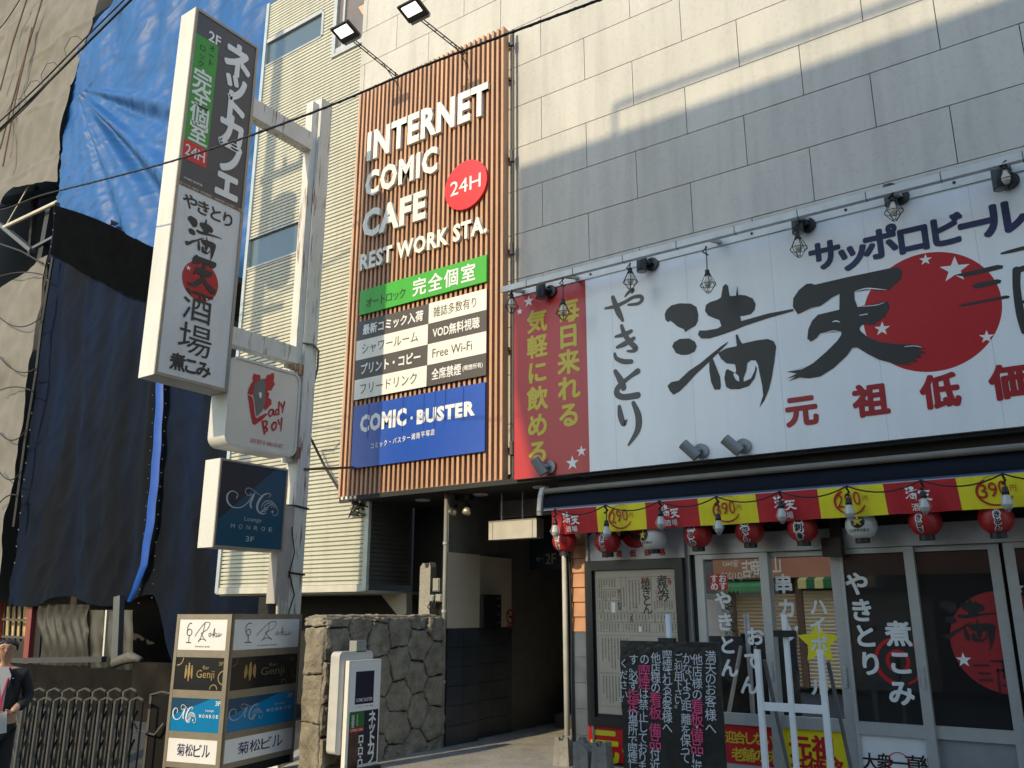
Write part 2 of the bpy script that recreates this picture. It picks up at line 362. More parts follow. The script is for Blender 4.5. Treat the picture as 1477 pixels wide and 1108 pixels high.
# passage
M_tile = mat("dark_slate_tile", (.040, .050, .062), .35, 0, .35, 3, .2, 30)
M_beige = mat("passage_wall", (.54, .47, .36), .7, 0, .08, 2)
lw = XP(-6.62); MBt = MB()
for (y0, y1, x) in ((8.21, 8.84, -6.62), (8.86, 9.7, -6.72)):
    n = 6
    for i in range(n):
        z0 = 1.31 / n * i; k = 2
        for j in range(k):
            MBt.box((x - .02, y0 + (y1 - y0) / k * j + .003, z0 + .003), (x, y0 + (y1 - y0) / k * (j + 1) - .003, z0 + 1.31 / n - .003))
MBt.build("tile_dado", M_tile, bld)
q = MB(); q.box((-6.66, 8.21, 1.315), (-6.625, 8.85, 2.21)); q.box((-6.76, 8.86, 1.315), (-6.725, 9.7, 2.21)); q.build("beige_panel", M_beige, bld)
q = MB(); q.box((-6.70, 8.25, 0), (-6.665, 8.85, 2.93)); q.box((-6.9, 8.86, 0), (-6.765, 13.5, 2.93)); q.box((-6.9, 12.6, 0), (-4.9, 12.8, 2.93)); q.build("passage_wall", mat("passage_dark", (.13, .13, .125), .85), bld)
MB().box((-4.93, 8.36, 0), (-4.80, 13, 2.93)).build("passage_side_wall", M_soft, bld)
MB().box((-6.6, 9.24, 2.72), (-4.95, 9.36, 2.93)).build("lintel", mat("lintel_grey", (.30, .30, .28), .7), bld)
MB().box((-6.8, 8.2, -.3), (-4.93, 12.7, .0)).build("passage_floor", M_pave, bld)
q = MB()
for i in range(9): q.box((-6.5, 10.4 + i * .25, .0 + i * .17), (-5.0, 12.6, .17 + i * .17 - .002))
q.build("stairs", mat("stair_stone", (.05, .05, .05), .6), bld)
MB().box((-6.5, 12.35, 1.98), (-5.0, 12.58, 2.28)).build("upper_band", mat("red_brown_band", (.10, .03, .02), .6), bld)
MB().box((-6.5, 12.40, 1.5), (-5.0, 12.59, 1.975)).build("inner_wall", mat("inner_grey", (.34, .34, .32), .7), bld)
MB().tube([(-6.45, 10.6, 2.05), (-6.1, 11.4, 1.5), (-6.1, 11.4, .9)], .028).tube([(-6.45, 10.6, 1.85), (-6.1, 11.4, 1.2)], .02).build("handrail", M_black, bld, True)
# corner boards, tile below, right of the passage
q = MB(); zb = [1.30, 1.455, 1.61, 1.765, 1.92, 2.075, 2.23, 2.385, 2.54, 2.695, 2.85]
for i in range(len(zb) - 1): q.add([(-4.915, 8.225, zb[i]), (-4.655, 8.225, zb[i]), (-4.655, 8.245, zb[i + 1] - .004), (-4.915, 8.245, zb[i + 1] - .004), (-4.915, 8.3, zb[i]), (-4.655, 8.3, zb[i])], [(0, 1, 2, 3), (0, 4, 5, 1)])
q.build("corner_boards", mat("orange_boards", (.52, .25, .12), .6, 0, .2, 5), bld)
q = MB()
for i in range(5): q.box((-4.915, 8.235, i * .26), (-4.655, 8.36, i * .26 + .256))
q.build("corner_tile", mat("blue_grey_tile", (.085, .105, .135), .4, 0, .3, 4), bld)
MB().box((-4.92, 8.30, 0), (-4.63, 8.36, 2.93)).build("corner_core", M_joint, bld)
# inside of the shop: dark room behind the doors
q = MB(); q.box((-4.8, 11.5, 0), (3.6, 11.6, 2.93)); q.box((-4.8, 8.4, -.02), (3.6, 11.6, .0)); q.build("shop_interior", M_dark, bld)
# upper entrance light box, downlights
lb = thing("light_box", "white unlit box sign under the entrance ceiling", "sign", (-5.9, 8.7, 2.5))
c = YP(8.62); a0, b1 = c.loc(705, 752); a1, b0 = c.loc(774, 775)
MB().slab(c, a0, b0, a1, b1, -.16, 0).build("case", mat("aged_white", (.50, .48, .44), .6), lb)
q = MB()
for a in (a0 + .06, a1 - .06): q.slab(c, a - .006, b0, a + .006, b1, .0, .004)
q.slab(c, a0, b1 - .012, a1, b1, .0045, .009); q.build("edge_trim", mat("aged_edge", (.30, .28, .25), .6), lb)
MB().tube([(c.P(a0 + .2, b1)), c.P(a0 + .2, 2.93)], .012).tube([(c.P(a1 - .2, b1)), c.P(a1 - .2, 2.93)], .012).build("hanger", M_trim, lb)
dl = thing("downlight", "round white ceiling downlight below the left half of the wooden sign", "ceiling light", (-7.32, 8.51, 2.93), "downlights in the soffit", world=False)
MB().lathe([(.0, -.006), (.075, -.006), (.09, -.012), (.10, -.004), (.10, 0)], n=28).build("trim_ring", M_white, dl, True)
MB().lathe([(0, -.008), (.07, -.008)], n=24).build("diffuser", mat("downlight_lens", (.5, .48, .42), .4), dl)
dup(dl, (-6.38, 8.517, 2.93), label="round white ceiling downlight beside the cluster spotlight")
dup(dl, (-5.40, 8.40, 2.93), label="round white ceiling downlight just left of the awning end")
sl = thing("cluster_spotlight", "twin chrome bulbs of a spotlight under the wooden sign edge", "spotlight", (-6.55, 8.42, 2.93))
MB().box((-6.66, 8.36, 2.86), (-6.44, 8.48, 2.93)).tube([(-6.55, 8.42, 2.86), (-6.55, 8.42, 2.78)], .02).build("mount", M_black, sl)
for dx, dy in ((-.09, -.05), (.08, .0)):
    b0_ = Vector((-6.55 + dx, 8.40 + dy, 2.78)); d = Vector((dx * .8, -.5, -.75)).normalized()
    h = MB().tube([b0_ - d * .03, b0_ + d * .02, b0_ + d * .05], [.02, .035, .05], 14).build("lamp_holder", M_black, sl, True)
    MB().tube([b0_ + d * .05, b0_ + d * .09, b0_ + d * .12, b0_ + d * .13], [.045, .055, .05, .02], 14).build("bulb", mat("chrome_bulb", (.7, .62, .5), .25, .6), sl, True)
# 2F plate, no-smoking notice, mailboxes, notice at the back
s2 = thing("floor_sign", "dark blue 2F sign with a left arrow in the passage", "sign", (-5.2, 10.2, 2.4))
c = YP(10.2); a0, b1 = c.loc(764, 768); a1, b0 = c.loc(818, 820)
MB().slab(c, a0, b0, a1 + .1, b1, -.05, 0).build("plate", mat("deep_blue", (.012, .02, .05), .5), s2)
q = MB(); line(q, c, "2F", (787, 814), (802, 798), .004, .01); q.stroke(c, [c.loc(774, 807) + (.012,), c.loc(784, 805.5) + (.012,)], .004).stroke(c, [c.loc(778, 803) + (.01,), c.loc(774, 807) + (.01,), c.loc(778, 810) + (.01,)], .0045)
q.build("lettering", mat("dull_gold", (.34, .30, .16), .6), s2)
MB().tube([c.P(a0 + .05, b1, -.02), c.P(a0 + .05, 2.93, -.02)], .01).tube([c.P(a1, b1, -.02), c.P(a1, 2.93, -.02)], .01).build("hanger", M_black, s2)
ns = thing("no_smoking_sign", "white notice with red crossed cigarette ring on the beige passage wall", "sign", (-6.7, 9.55, 1.5))
c = XP(-6.718); A = c.loc(736, 893)
q = MB(); ring(q, c, A[0], A[1] + .03, .085, .02, .003); q.stroke(c, [(A[0] - .055, A[1] + .085, .018), (A[0] + .055, A[1] - .025, .018)], .004); q.build("red_ring", M_red, ns)
q = MB(); q.slab(c, A[0] - .045, A[1] + .02, A[0] + .04, A[1] + .036, .0045, .006); q.build("cigarette", M_ink, ns); q = MB()
fit(q, c, "禁煙区域", A[0] - .08, A[1] - .12, A[0] + .08, A[1] - .075, .003, .01); q.build("lettering", M_red, ns)
mb_ = thing("mailbox_rack", "black block of mailboxes on the beige passage wall", "mailbox", (-6.65, 9.1, 1.6))
c = XP(-6.60); a0, b0 = c.loc(698, 905); a1, b1 = c.loc(723, 858)
MB().slab(c, a0, b0, a1, b1, -.12, 0).build("case", M_black, mb_)
for i in range(4):
    zz = b0 + (b1 - b0) * (i + .12) / 4; dz = (b1 - b0) / 4 * .82
    d = MB().slab(c, a0 + .02, zz, a1 - .02, zz + dz, .0, .008).build("mail_door", mat("satin_black", (.02, .02, .022), .3), mb_)
    MB().slab(c, a1 - .09, zz + dz * .45, a1 - .06, zz + dz * .62, .009, .018).build("latch", M_alu, d)
nb = thing("paper_notice", "small pale notices on the wall behind the passage stairs", "notice", (-5.9, 12.38, 1.8))
c = YP(12.385)
for (x, y, x2, y2) in ((783, 868, 803, 878), (785, 857, 800, 867)):
    q = MB(); a, b = c.loc(x, y2); a2, b2 = c.loc(x2, y); q.slab(c, a, b, a2, b2, 0, .006); q.build("sheet", mat("old_paper", (.4, .38, .34), .8), nb)

# siding building: corrugated sheet front, side return, windows
sid = thing("siding_building", "pale cream corrugated siding building behind the white sign pole", "building", (-9.5, 8.3, 1.8))
SY = 8.25; zmin, zmax, PT = 1.86, 12.2, .0585
wins = [(-11.02, *sorted((atY(398.6, 40, SY).z, atY(392.5, 76, SY).z))), ]
q = MB(); n = int((zmax - zmin) / PT)
def ribs(q, xa, xb, za, zb, yy=SY, d=.030, along=True):
    n = max(1, int((zb - za) / PT))
    for i in range(n):
        z = za + (zb - za) * i / n; z1 = za + (zb - za) * (i + 1) / n; h = z1 - z
        pr = [(yy, z), (yy, z + h * .64), (yy + d, z + h * .70), (yy + d, z + h * .92), (yy, z1)]
        if along: v = [(x, y_, zz) for y_, zz in pr for x in (xa, xb)]
        else: v = [(yy - (y_ - yy), x, zz) for y_, zz in pr for x in (xa, xb)]
        q.add(v, [(2 * k, 2 * k + 1, 2 * k + 3, 2 * k + 2) for k in range(len(pr) - 1)])
W1 = (-11.05, -9.62, atY(430, 57, SY).z - .19, atY(430, 57, SY).z + .27); z_a = atY(400, 353, SY).z
W2 = (-11.05, -9.72, z_a - .25, z_a + .27); W3 = (-9.32, -8.6, atY(497, 72, SY).z, 12.2)
ribs(q, -11.05, -8.03, zmin, W2[2]); ribs(q, W2[1], -8.55, W2[2], W2[3]); ribs(q, -11.05, -8.55, W2[3], W3[2]); ribs(q, -11.05, W3[0], W3[2], W1[2])
ribs(q, W1[1], W3[0], W1[2], W1[3]); ribs(q, -11.05, W3[0], W1[3], zmax)
q.build("siding_front", M_siding, sid)
q = MB(); ribs(q, 8.26, 9.13, zmin, 2.93, -8.03, .014, False); q.build("siding_return", M_sideshade, sid)
MB().box((-11.0, 8.30, 1.86), (-8.06, 8.4, 12.2)).build("inner_wall", M_joint, sid)
MB().box((-8.085, 8.225, 1.78), (-8.01, 8.275, 2.93)).build("corner_trim", mat("pale_green_trim", (.55, .58, .50), .5), sid)
MB().box((-11.12, 8.22, 1.78), (-11.05, 8.9, 12.2)).build("edge_trim", mat("pale_blue_trim", (.40, .46, .50), .5), sid)
MB().box((-11.1, 8.23, 1.765), (-8.02, 8.29, 1.855)).build("base_trim", mat("cream_trim", (.52, .50, .43), .6), sid)
q = MB(); q.box((-11.1, 8.3, 1.74), (-8.02, 9.7, 1.78)); q.build("overhang_soffit", mat("soffit_cream", (.46, .43, .35), .8), sid)
q = MB(); q.box((-11.3, 9.2, -.4), (-6.9, 9.32, 1.74)); q.box((-8.0, 9.13, 1.78), (-6.9, 9.2, 2.93)); q.build("recess_wall", M_dark, sid)
q = MB(); pr = [atY(548, 856, 8.9), atY(586, 856, 8.9), atY(586, 886, 8.9), atY(572, 886, 8.9)]
q.add(pr + [v + Vector((0, .12, 0)) for v in pr], [(3, 2, 1, 0), (0, 1, 5, 4), (1, 2, 6, 5), (2, 3, 7, 6), (3, 0, 4, 7)]); q.build("brace_panel", mat("soffit_cream", (.46, .43, .35)), sid)
M_win = mirror_glass("window_glass", (.06, .085, .085), .0, .12)
for W in (W1, W2):
    f = MB(); f.box((W[0], 8.235, W[2] - .03), (W[1], 8.30, W[2])); f.box((W[0], 8.235, W[3]), (W[1], 8.30, W[3] + .07 if W is W1 else W[3] + .02)); f.box((W[1] - .01, 8.235, W[2]), (W[1] + .04, 8.30, W[3]))
    f = f.build("window", M_trim, sid); MB().box((W[0], 8.275, W[2]), (W[1], 8.29, W[3])).build("pane", M_win, f)
f = MB(); f.box((W3[0] - .01, 8.225, W3[2]), (W3[0] + .07, 8.30, 12.2)); f.box((W3[0] - .01, 8.225, W3[2] - .05), (W3[1], 8.30, W3[2])); f.box((W3[0] + .07, 8.24, W3[2]), (W3[1], 8.30, W3[2] + .1)); f.box((W3[0] + .2, 8.245, W3[2] + .1), (W3[0] + .24, 8.29, 12.2))
f = f.build("window", M_trim, sid); MB().box((W3[0] + .07, 8.28, W3[2] + .1), (W3[1], 8.295, 12.2)).build("pane", mat("brown_blind_pane", (.16, .135, .12), .35), f)
f2 = MB(); c = YP(8.24); f2.prism(c, [c.loc(517.5, 11), c.loc(532, 3), c.loc(524, 22)], 0, .01); f2.build("pennant", mat("salmon", (.75, .42, .30), .6), sid)

# ------------------------------------------------------------------ stone wall beside the passage
sw = thing("stone_wall", "rough grey stone garden wall beside the dark passage", "wall", (-6.76, 7.2, 0))
M_stone = mat("rough_stone", (.27, .24, .19), .95, 0, .40, 7, 1.0, 26)
random.seed(5)
MB().box((-6.93, 6.29, -.36), (-6.66, 8.19, 1.44)).build("mortar", mat("dark_mortar", (.045, .042, .038), .95), sw)
q = MB()
def stone(q, pl, pts, d):
    cx = sum(a for a, b in pts) / len(pts); cy = sum(b for a, b in pts) / len(pts); n = len(pts)
    sub = []
    for i in range(n):
        a, b = pts[i], pts[(i + 1) % n]
        for k in range(6):
            t = k / 6; sub.append((a[0] + (b[0] - a[0]) * t + random.uniform(-.009, .009), a[1] + (b[1] - a[1]) * t + random.uniform(-.009, .009)))
    m = len(sub); vs = []
    for sc_, off in ((1, 0), (1, d * .55), (.94, d * .92), (.72, d * 1.04), (.4, d * 1.06)):
        for a, b in sub:
            x, y = cx + (a - cx) * sc_, cy + (b - cy) * sc_; o_ = off + ((noise.noise(Vector((x * 9, y * 9, d * 50))) * .022 + noise.noise(Vector((x * 31, y * 31, d * 90))) * .010) if off else 0); vs.append(pl.P(x, y, o_))
    vs.append(pl.P(cx, cy, d * 1.06)); fs = [(r * m + i, r * m + (i + 1) % m, (r + 1) * m + (i + 1) % m, (r + 1) * m + i) for r in range(4) for i in range(m)]
    fs += [(4 * m + i, 4 * m + (i + 1) % m, 5 * m) for i in range(m)]; q.add(vs, fs)
def clip(P, nx, ny, d):                               # keep the side nx*x + ny*y < d
    o = []
    for k in range(len(P)):
        a, b = P[k], P[(k + 1) % len(P)]; fa = nx * a[0] + ny * a[1] - d; fb = nx * b[0] + ny * b[1] - d
        if fa < 0: o.append(a)
        if fa * fb < 0: t = fa / (fa - fb); o.append((a[0] + (b[0] - a[0]) * t, a[1] + (b[1] - a[1]) * t))
    return o
def masonry(q, pl, a0, a1, b0, b1, wa, hb):
    na, nb = max(1, round((a1 - a0) / wa)), max(1, round((b1 - b0) / hb)); g = .007
    S_ = [(a0 + (a1 - a0) * (i + .5 + random.uniform(-.15, .15)) / na, b0 + (b1 - b0) * (j + .5 + (.25 if i % 2 else -.25) + random.uniform(-.16, .16)) / nb) for i in range(na) for j in range(-1, nb + 1)]
    for k, (x, y) in enumerate(S_):
        P = [(a0 + g, b0 + g), (a1 - g, b0 + g), (a1 - g, b1 - g), (a0 + g, b1 - g)]
        for m, (u, v) in enumerate(S_):
            if m == k or not P: continue
            dx, dy = u - x, (v - y); l = math.hypot(dx, dy); P = clip(P, dx / l, dy / l, (dx * (u + x) + dy * (v + y)) / 2 / l - g)
        if len(P) > 2: stone(q, pl, P, random.uniform(.025, .055))
masonry(q, XP(-6.66), 6.27, 8.19, -.02, 1.45, .33, .40)
masonry(q, YP(6.29), -6.93, -6.64, -.34, 1.45, .32, .40)
for i in range(7): stone(q, Plane((-6.93, 0, 1.44), (0, 1, 0), (-1, 0, 0)), [(6.3 + i * .27, -.27), (6.56 + i * .27, -.27), (6.56 + i * .27, 0), (6.3 + i * .27, 0)], .03)
q.build("stone_face", M_stone, sw)
# strip, post and meters by the wall
pp = thing("drain_pipe", "grey downpipe at the left corner of the dark passage", "pipe", (-6.68, 8.17, 0))
MB().tube([(-6.64, 8.165, .01), (-6.64, 8.165, 2.93)], .026, 10).build("pipe", mat("pipe_grey", (.22, .21, .19), .5), pp, True)
q = MB()
for z in (.7, 1.5, 2.3): q.tube([(-6.64, 8.165, z), (-6.64, 8.165, z + .03)], .034, 10)
q.build("pipe_clip", M_trim, pp)
gp = thing("stone_post", "chipped granite post behind the stone wall", "post", (-7.2, 8.6, 0)); c = YP(8.62)
q = MB(); a0, b1 = c.loc(606, 818); a1, _ = c.loc(621, 818)
q.prism(c, [(a0 - .02, -.4), (a1, -.4), (a1, b1), (a1 - .02, b1 + .06), (a1 - .035, b1 - .01), (a1 - .08, b1 - .02), (a1 - .1, b1 + .04), (a1 - .13, b1 + .05), (a0, b1)], -.12, 0)
q.build("post", mat("granite", (.34, .33, .30), .9, 0, .3, 40, .3, 120), gp)
em = thing("utility_meter", "grey meter boxes with cables by the passage corner", "meter", (-6.9, 8.4, 1.5)); c = YP(8.4)
for (x, y, x2, y2) in ((624, 834, 634, 853), (628, 857, 637, 868), (618, 858, 626, 868)):
    q = MB(); a, b = c.loc(x, y2); a2, b2 = c.loc(x2, y); q.slab(c, a, b, a2, b2, -.08, 0).slab(c, a + .01, b + .01, a2 - .01, b2 - .01, .001, .012); q.build("meter_box", mat("meter_grey", (.3, .3, .28), .5), em)
q = MB(); 
for k in range(3): q.tube([c.P(*c.loc(622 + 4 * k, 866)), c.P(*c.loc(619 + 5 * k, 876), .03), c.P(*c.loc(626 + 4 * k, 886))], .008, 6)
q.build("cable", M_cable, em)
pb = thing("corner_conduit", "pale metal conduit with black cable on the passage's right corner", "pipe", (-4.95, 8.2, 0))
MB().tube([(-4.965, 8.19, .0), (-4.965, 8.19, 2.93)], .03, 10).build("conduit", mat("galvanised", (.5, .49, .44), .7), pb, True)
MB().tube([(-4.90, 8.2, .1), (-4.905, 8.2, .8), (-4.895, 8.2, 1.4), (-4.91, 8.2, 2.2), (-4.9, 8.2, 2.9)], .012, 8).build("cable", M_cable, pb, True)
MB().tube([(-4.64, 8.2, .0), (-4.665, 8.2, .5), (-4.665, 8.2, 1.1), (-4.68, 8.2, 1.6), (-4.67, 8.2, 2.4)], .014, 8).build("hose", mat("grey_hose", (.4, .4, .38), .5), pb, True)

# ================================================================== WOODEN LOUVER SIGN
lv = thing("louver_sign", "tall wooden slat sign reading INTERNET COMIC CAFE on the cream wall", "sign", (-7.0, 8.1, 2.97))
q = MB(); N_ = 34; xa, xb = -8.375, -5.68
for i in range(N_):
    x = xa + (xb - xa - .036) * i / (N_ - 1); q.box((x, 8.0, 2.985), (x + .036, 8.125, 9.17))
q.build("slats", M_wood, lv)
q = MB()
for z in (3.35, 4.6, 5.9, 7.2, 8.4, 8.95): q.box((xa + .01, 8.126, z), (xb + .04, 8.17, z + .04))
q.build("rail", mat("dark_rail", (.09, .05, .03), .6), lv)
q = MB()
for z in (3.35, 5.9, 7.2, 8.95): q.tube([(xb + .07, 8.1, z - .06), (xb + .07, 8.1, z + .1)], .03, 10)
q.tube([(xb + .075, 8.12, 2.98), (xb + .075, 8.12, 9.15)], .018, 8); q.build("side_bracket", mat("dark_bracket", (.08, .07, .065), .6), lv)
q = MB()
for i in range(N_ - 1):
    x = xa + (xb - xa - .036) * (i + .5) / (N_ - 1); q.box((x - .004, 8.02, 2.955), (x + .036, 8.08, 2.995))
q.build("end_clip", M_white, lv)
lp = YP(7.955); M_letter = mat("letter_white", (.80, .78, .72), .5, 0, .04)
for tx_, p0_, p1_, bo_ in (("INTERNET", (528.4, 233), (703.5, 117.6), .040), ("COMIC", (525.7, 286), (631, 208.5), .04), ("CAFE", (521.7, 345.5), (614.5, 272.5), .04), ("REST WORK STA.", (518.5, 391.5), (702.5, 308.5), .036)):
    q = MB(); line(q, lp, tx_, p0_, p1_, 0, bo_, .045); q.build("raised_letters", M_letter, lv)
A = lp.loc(671.3, 266.5); rr = abs(lp.loc(701.5, 266.5)[0] - lp.loc(641, 266.5)[0]) / 2
def can(q, pl, a, b, r, o0, o1, n=48):
    pts = [(a + r * math.cos(2 * math.pi * i / n), b + r * math.sin(2 * math.pi * i / n)) for i in range(n)]; return q.prism(pl, pts, o0, o1)
d = can(MB(), lp, A[0], A[1], rr, -.045, .0).build("round_badge", M_redbr, lv)
q = MB(); fit(q, lp, "24H", A[0] - rr * .72, A[1] - rr * .29, A[0] + rr * .72, A[1] + rr * .29, .004, .004); q.build("lettering", M_pw, d)
def panel(pl, tl, br, name, m, th=.03):
    a0, b1 = pl.loc(*tl); a1, b0 = pl.loc(*br); o = MB().slab(pl, a0, b0, a1, b1, -th, 0).build(name, m, lv)
    return o, a0, b0, a1, b1
lp2 = YP(7.965)
gr, a0, b0, a1, b1 = panel(lp2, (519.5, 420), (701.5, 406), "green_panel", mat("print_green", "37a82c", .45, 0, .04))
W_, H_ = a1 - a0, b1 - b0; fx = lambda t: a0 + W_ * t; fy = lambda t: b0 + H_ * t
q = MB(); run(q, lp2, "オートロック", (fx(.085), fy(.42)), (fx(.365), fy(.42)), .155, .004, .002, .92, False); q.build("lettering", M_ink, gr)
q = MB(); run(q, lp2, "完全個室", (fx(.50), fy(.5)), (fx(.87), fy(.5)), .26, .004, .02, .95, False); q.build("lettering", M_pw, gr)
tb, a0, b0, a1, b1 = panel(lp2, (516, 465), (701, 541), "table_panel", mat("print_grey", "4a4442", .5, 0, .04))
W_, H_ = a1 - a0, b1 - b0; am = lp2.loc(617, 500)[0]
q = MB()
for i, (lw_, rw_) in enumerate(((0, 1), (1, 0), (0, 1), (1, 0))):
    z0, z1 = b1 - H_ * (i + 1) / 4, b1 - H_ * i / 4
    if lw_: q.slab(lp2, a0, z0, am - .004, z1, .0005, .003)
    if rw_: q.slab(lp2, am + .004, z0, a1, z1, .0005, .003)
q.build("white_cells", M_letter, tb)
qd, qw = MB(), MB()
cells = [("最新コミック入荷", 0, 0, .025, .84, .95), ("シャワールーム", 0, 1, .002, .78, .95), ("プリント・コピー", 0, 2, .025, .82, .95), ("フリードリンク", 0, 3, .002, .78, .95),
         ("雑誌多数有り", 1, 0, .0, .74, .9), ("VOD無料視聴", 1, 1, .02, .80, .9), ("Free Wi-Fi", 1, 2, .0, .68, .9), ("全席禁煙", 1, 3, .02, .50, .9)]
for s, cc, r, bo, fw, _ in cells:
    x0 = a0 if cc == 0 else am; x1 = am if cc == 0 else a1; zc = b1 - H_ * (r + .5) / 4; wd = (x1 - x0) * fw; x0 = x0 + (x1 - x0) * .09
    h = H_ / 4 * (.52 if s != "Free Wi-Fi" else .42); dark = (cc + r) % 2 == 0
    fit(qw if dark else qd, lp2, s, x0, zc - h / 2, x0 + wd, zc + h / 2, .0055, bo)
fit(qw, lp2, "(喫煙所有)", am + (a1 - am) * .62, b1 - H_ * .915, am + (a1 - am) * .95, b1 - H_ * .845, .0055, .015)
qw.build("lettering", M_pw, tb); qd.build("lettering", mat("text_grey", (.05, .047, .045), .5), tb)
bl, a0, b0, a1, b1 = panel(lp2, (510.5, 586.5), (699, 651), "blue_panel", mat("print_blue", "1f4fb0", .35, 0, .05))
W_, H_ = a1 - a0, b1 - b0; fx = lambda t: a0 + W_ * t; fy = lambda t: b0 + H_ * t
q = MB(); line(q, lp2, "COMIC", (519, 625), (587, 587.5), .004, .055); line(q, lp2, "BUSTER", (601, 613), (685.5, 577), .004, .055); A = lp2.loc(594, 603); disc(q, lp2, A[0], A[1], .022, .004, 16)
run(q, lp2, "コミック・バスター湘南平塚店", (fx(.17), fy(.315)), (fx(.635), fy(.385)), .085, .004, .012, .8, False)
q.build("lettering", M_pw, bl)
q = MB()                                            # stencil gaps of the letters
for x in (531, 549.5, 581, 611, 627, 642, 668): a, b = lp2.loc(x, 606 - (x - 519) * .18 + 2); q.slab(lp2, a - .008, b - .24, a + .006, b + .24, .0045, .0055)
q.build("stencil_gap", _m["print_blue"], bl)

# floodlights on arms
def flood(base, lamp, label, world=False):
    t = thing("floodlight", label, "floodlight", base, "floodlights above the wooden sign", world=False)
    L = Vector(lamp) - Vector(base); q = MB()
    for dx in (-.022, .022): q.bar((dx, 0, -.02), (dx, L.y + .12, L.z), .012)
    for k in range(1, 6): q.bar((-.022, (L.y + .12) * k / 6, L.z * k / 6), (.022, (L.y + .12) * k / 6, L.z * k / 6), .01)
    q.build("arm", M_black, t)
    MB().tube([(0, .02, -.5), (0, -.02, -.1), (0, -.06, .02)], .014, 8).tube([(.05, .03, -.6), (.03, .0, -.2), (.0, -.3, .0)], .007, 6).build("stay", M_black, t, True)
    ax = Vector((0, -.93, -.32)).normalized()       # head tilts back towards the sign
    pl = Plane((L.x, L.y, L.z), (1, 0, 0), (0, .36, .93))
    pl = Plane((L.x, L.y - .02, L.z + .02), (-1, 0, 0), (0, .93, -.30))
    MB().slab(pl, -.17, -.13, .17, .13, -.035, 0).build("lamp_head", M_black, t)
    MB().slab(pl, -.12, -.10, .12, .05, .001, .006).build("lens", mat("led_lens", (1, .93, .80), .4, 0, .0, 3, emit=1.3), t)
    q = MB()
    for k in range(7): q.slab(pl, -.14 + k * .045, -.11, -.132 + k * .045, .11, -.07, -.036)
    q.slab(pl, -.15, .135, .15, .17, -.06, .0); q.build("heat_sink", mat("grey_driver", (.25, .26, .27), .45, .3), t)
    return t
def base_lamp(b, l):
    B = atY(*b, 8.05); L = atX(*l, B.x); return B, Vector((B.x, L.y, L.z))
flood(*base_lamp((673, 78), (597, 19)), "black floodlight on a twin-bar arm above the right half of the wooden sign")
flood(*base_lamp((574, 109), (499, 50)), "black floodlight on a twin-bar arm at the siding edge, above the wooden sign's left half")

# ================================================================== SIGN POLE WITH BOX SIGNS
PX = -8.0
sp = XP(-8.1); PP = -8.1
po = thing("sign_pole", "white rust-streaked steel post carrying the projecting signs", "sign pole", (-8.1, 7.05, -.3))
ya, yb = sp.loc(464.3, 300)[0], sp.loc(471, 300)[0]
zt = sp.loc(472, 146)[1]
y0p, y1p = sp.loc(464.3, 146)[0], sp.loc(479.5, 151)[0]
MB().box((PP - .20, y0p, -.35), (PP, y1p, zt)).build("post", M_pole, po)
MB().box((PP - .19, y0p - .10, 3.3), (PP - .06, y0p - .001, zt - .08)).build("channel", M_pole, po)
for (pa, th) in (((378, 160), .26), ((350, 487), .22)):
    z = sp.loc(*pa)[1]
    MB().box((PP - .17, 5.80, z - th / 2), (PP - .02, y0p - .102, z + th / 2)).build("beam", M_pole, po)
q = MB()
for (x, y) in ((431, 533), (427, 653)):
    a, b = sp.loc(x, y); q.box((PP - .02, a - .03, b - .07), (PP + .03, a + .05, b + .07)).bar((PP, a - .02, b), (PX - .1, a - .22, b), .05)
q.build("bracket", rusty("rusty_bracket", (.35, .28, .22), amt=.42), po)
q = MB(); z1 = sp.loc(425, 700)[1]
for k, z in enumerate((2.78, 1.98)): q.tube([(PP - .215, y0p - .015, z), (PP + .012, y0p - .015, z - .02), (PP + .012, y1p + .015, z - .04), (PP - .215, y1p + .015, z)], .012, 6)
q.tube([(PP + .01, 7.0, 1.98), (PP + .02, 7.1, 1.7), (PP + .02, 7.03, 1.5), (PP + .012, 7.12, 1.25)], .007, 6).tube([(PP + .008, 7.0, 2.5), (PP + .018, 7.06, 2.2), (PP + .01, 7.0, 1.9)], .006, 6)
q.build("strap", M_cable, po)
MB().box((PP - .16, y0p - .2, 1.6), (PP - .01, y0p - .001, 2.75)).build("junction_box", mat("old_box", (.42, .38, .36), .6), po)
q = MB(); random.seed(3)
PX_ = PP
for k in range(9): a = y0p - .16 + .018 * k; q.tube([(PX_ - .05 - .012 * k, a, 2.0 - .02 * k), (PX_ - .02 - .01 * (k % 3), a + .02, 1.6), (PX_ - .04, a + .05, 1.35), (PX_ - .06 - .01 * k, a + .1, 1.25)], .02, 6)
q.build("cloth_wrap", mat("dusty_sheet", (.55, .53, .47), .9), po, True)
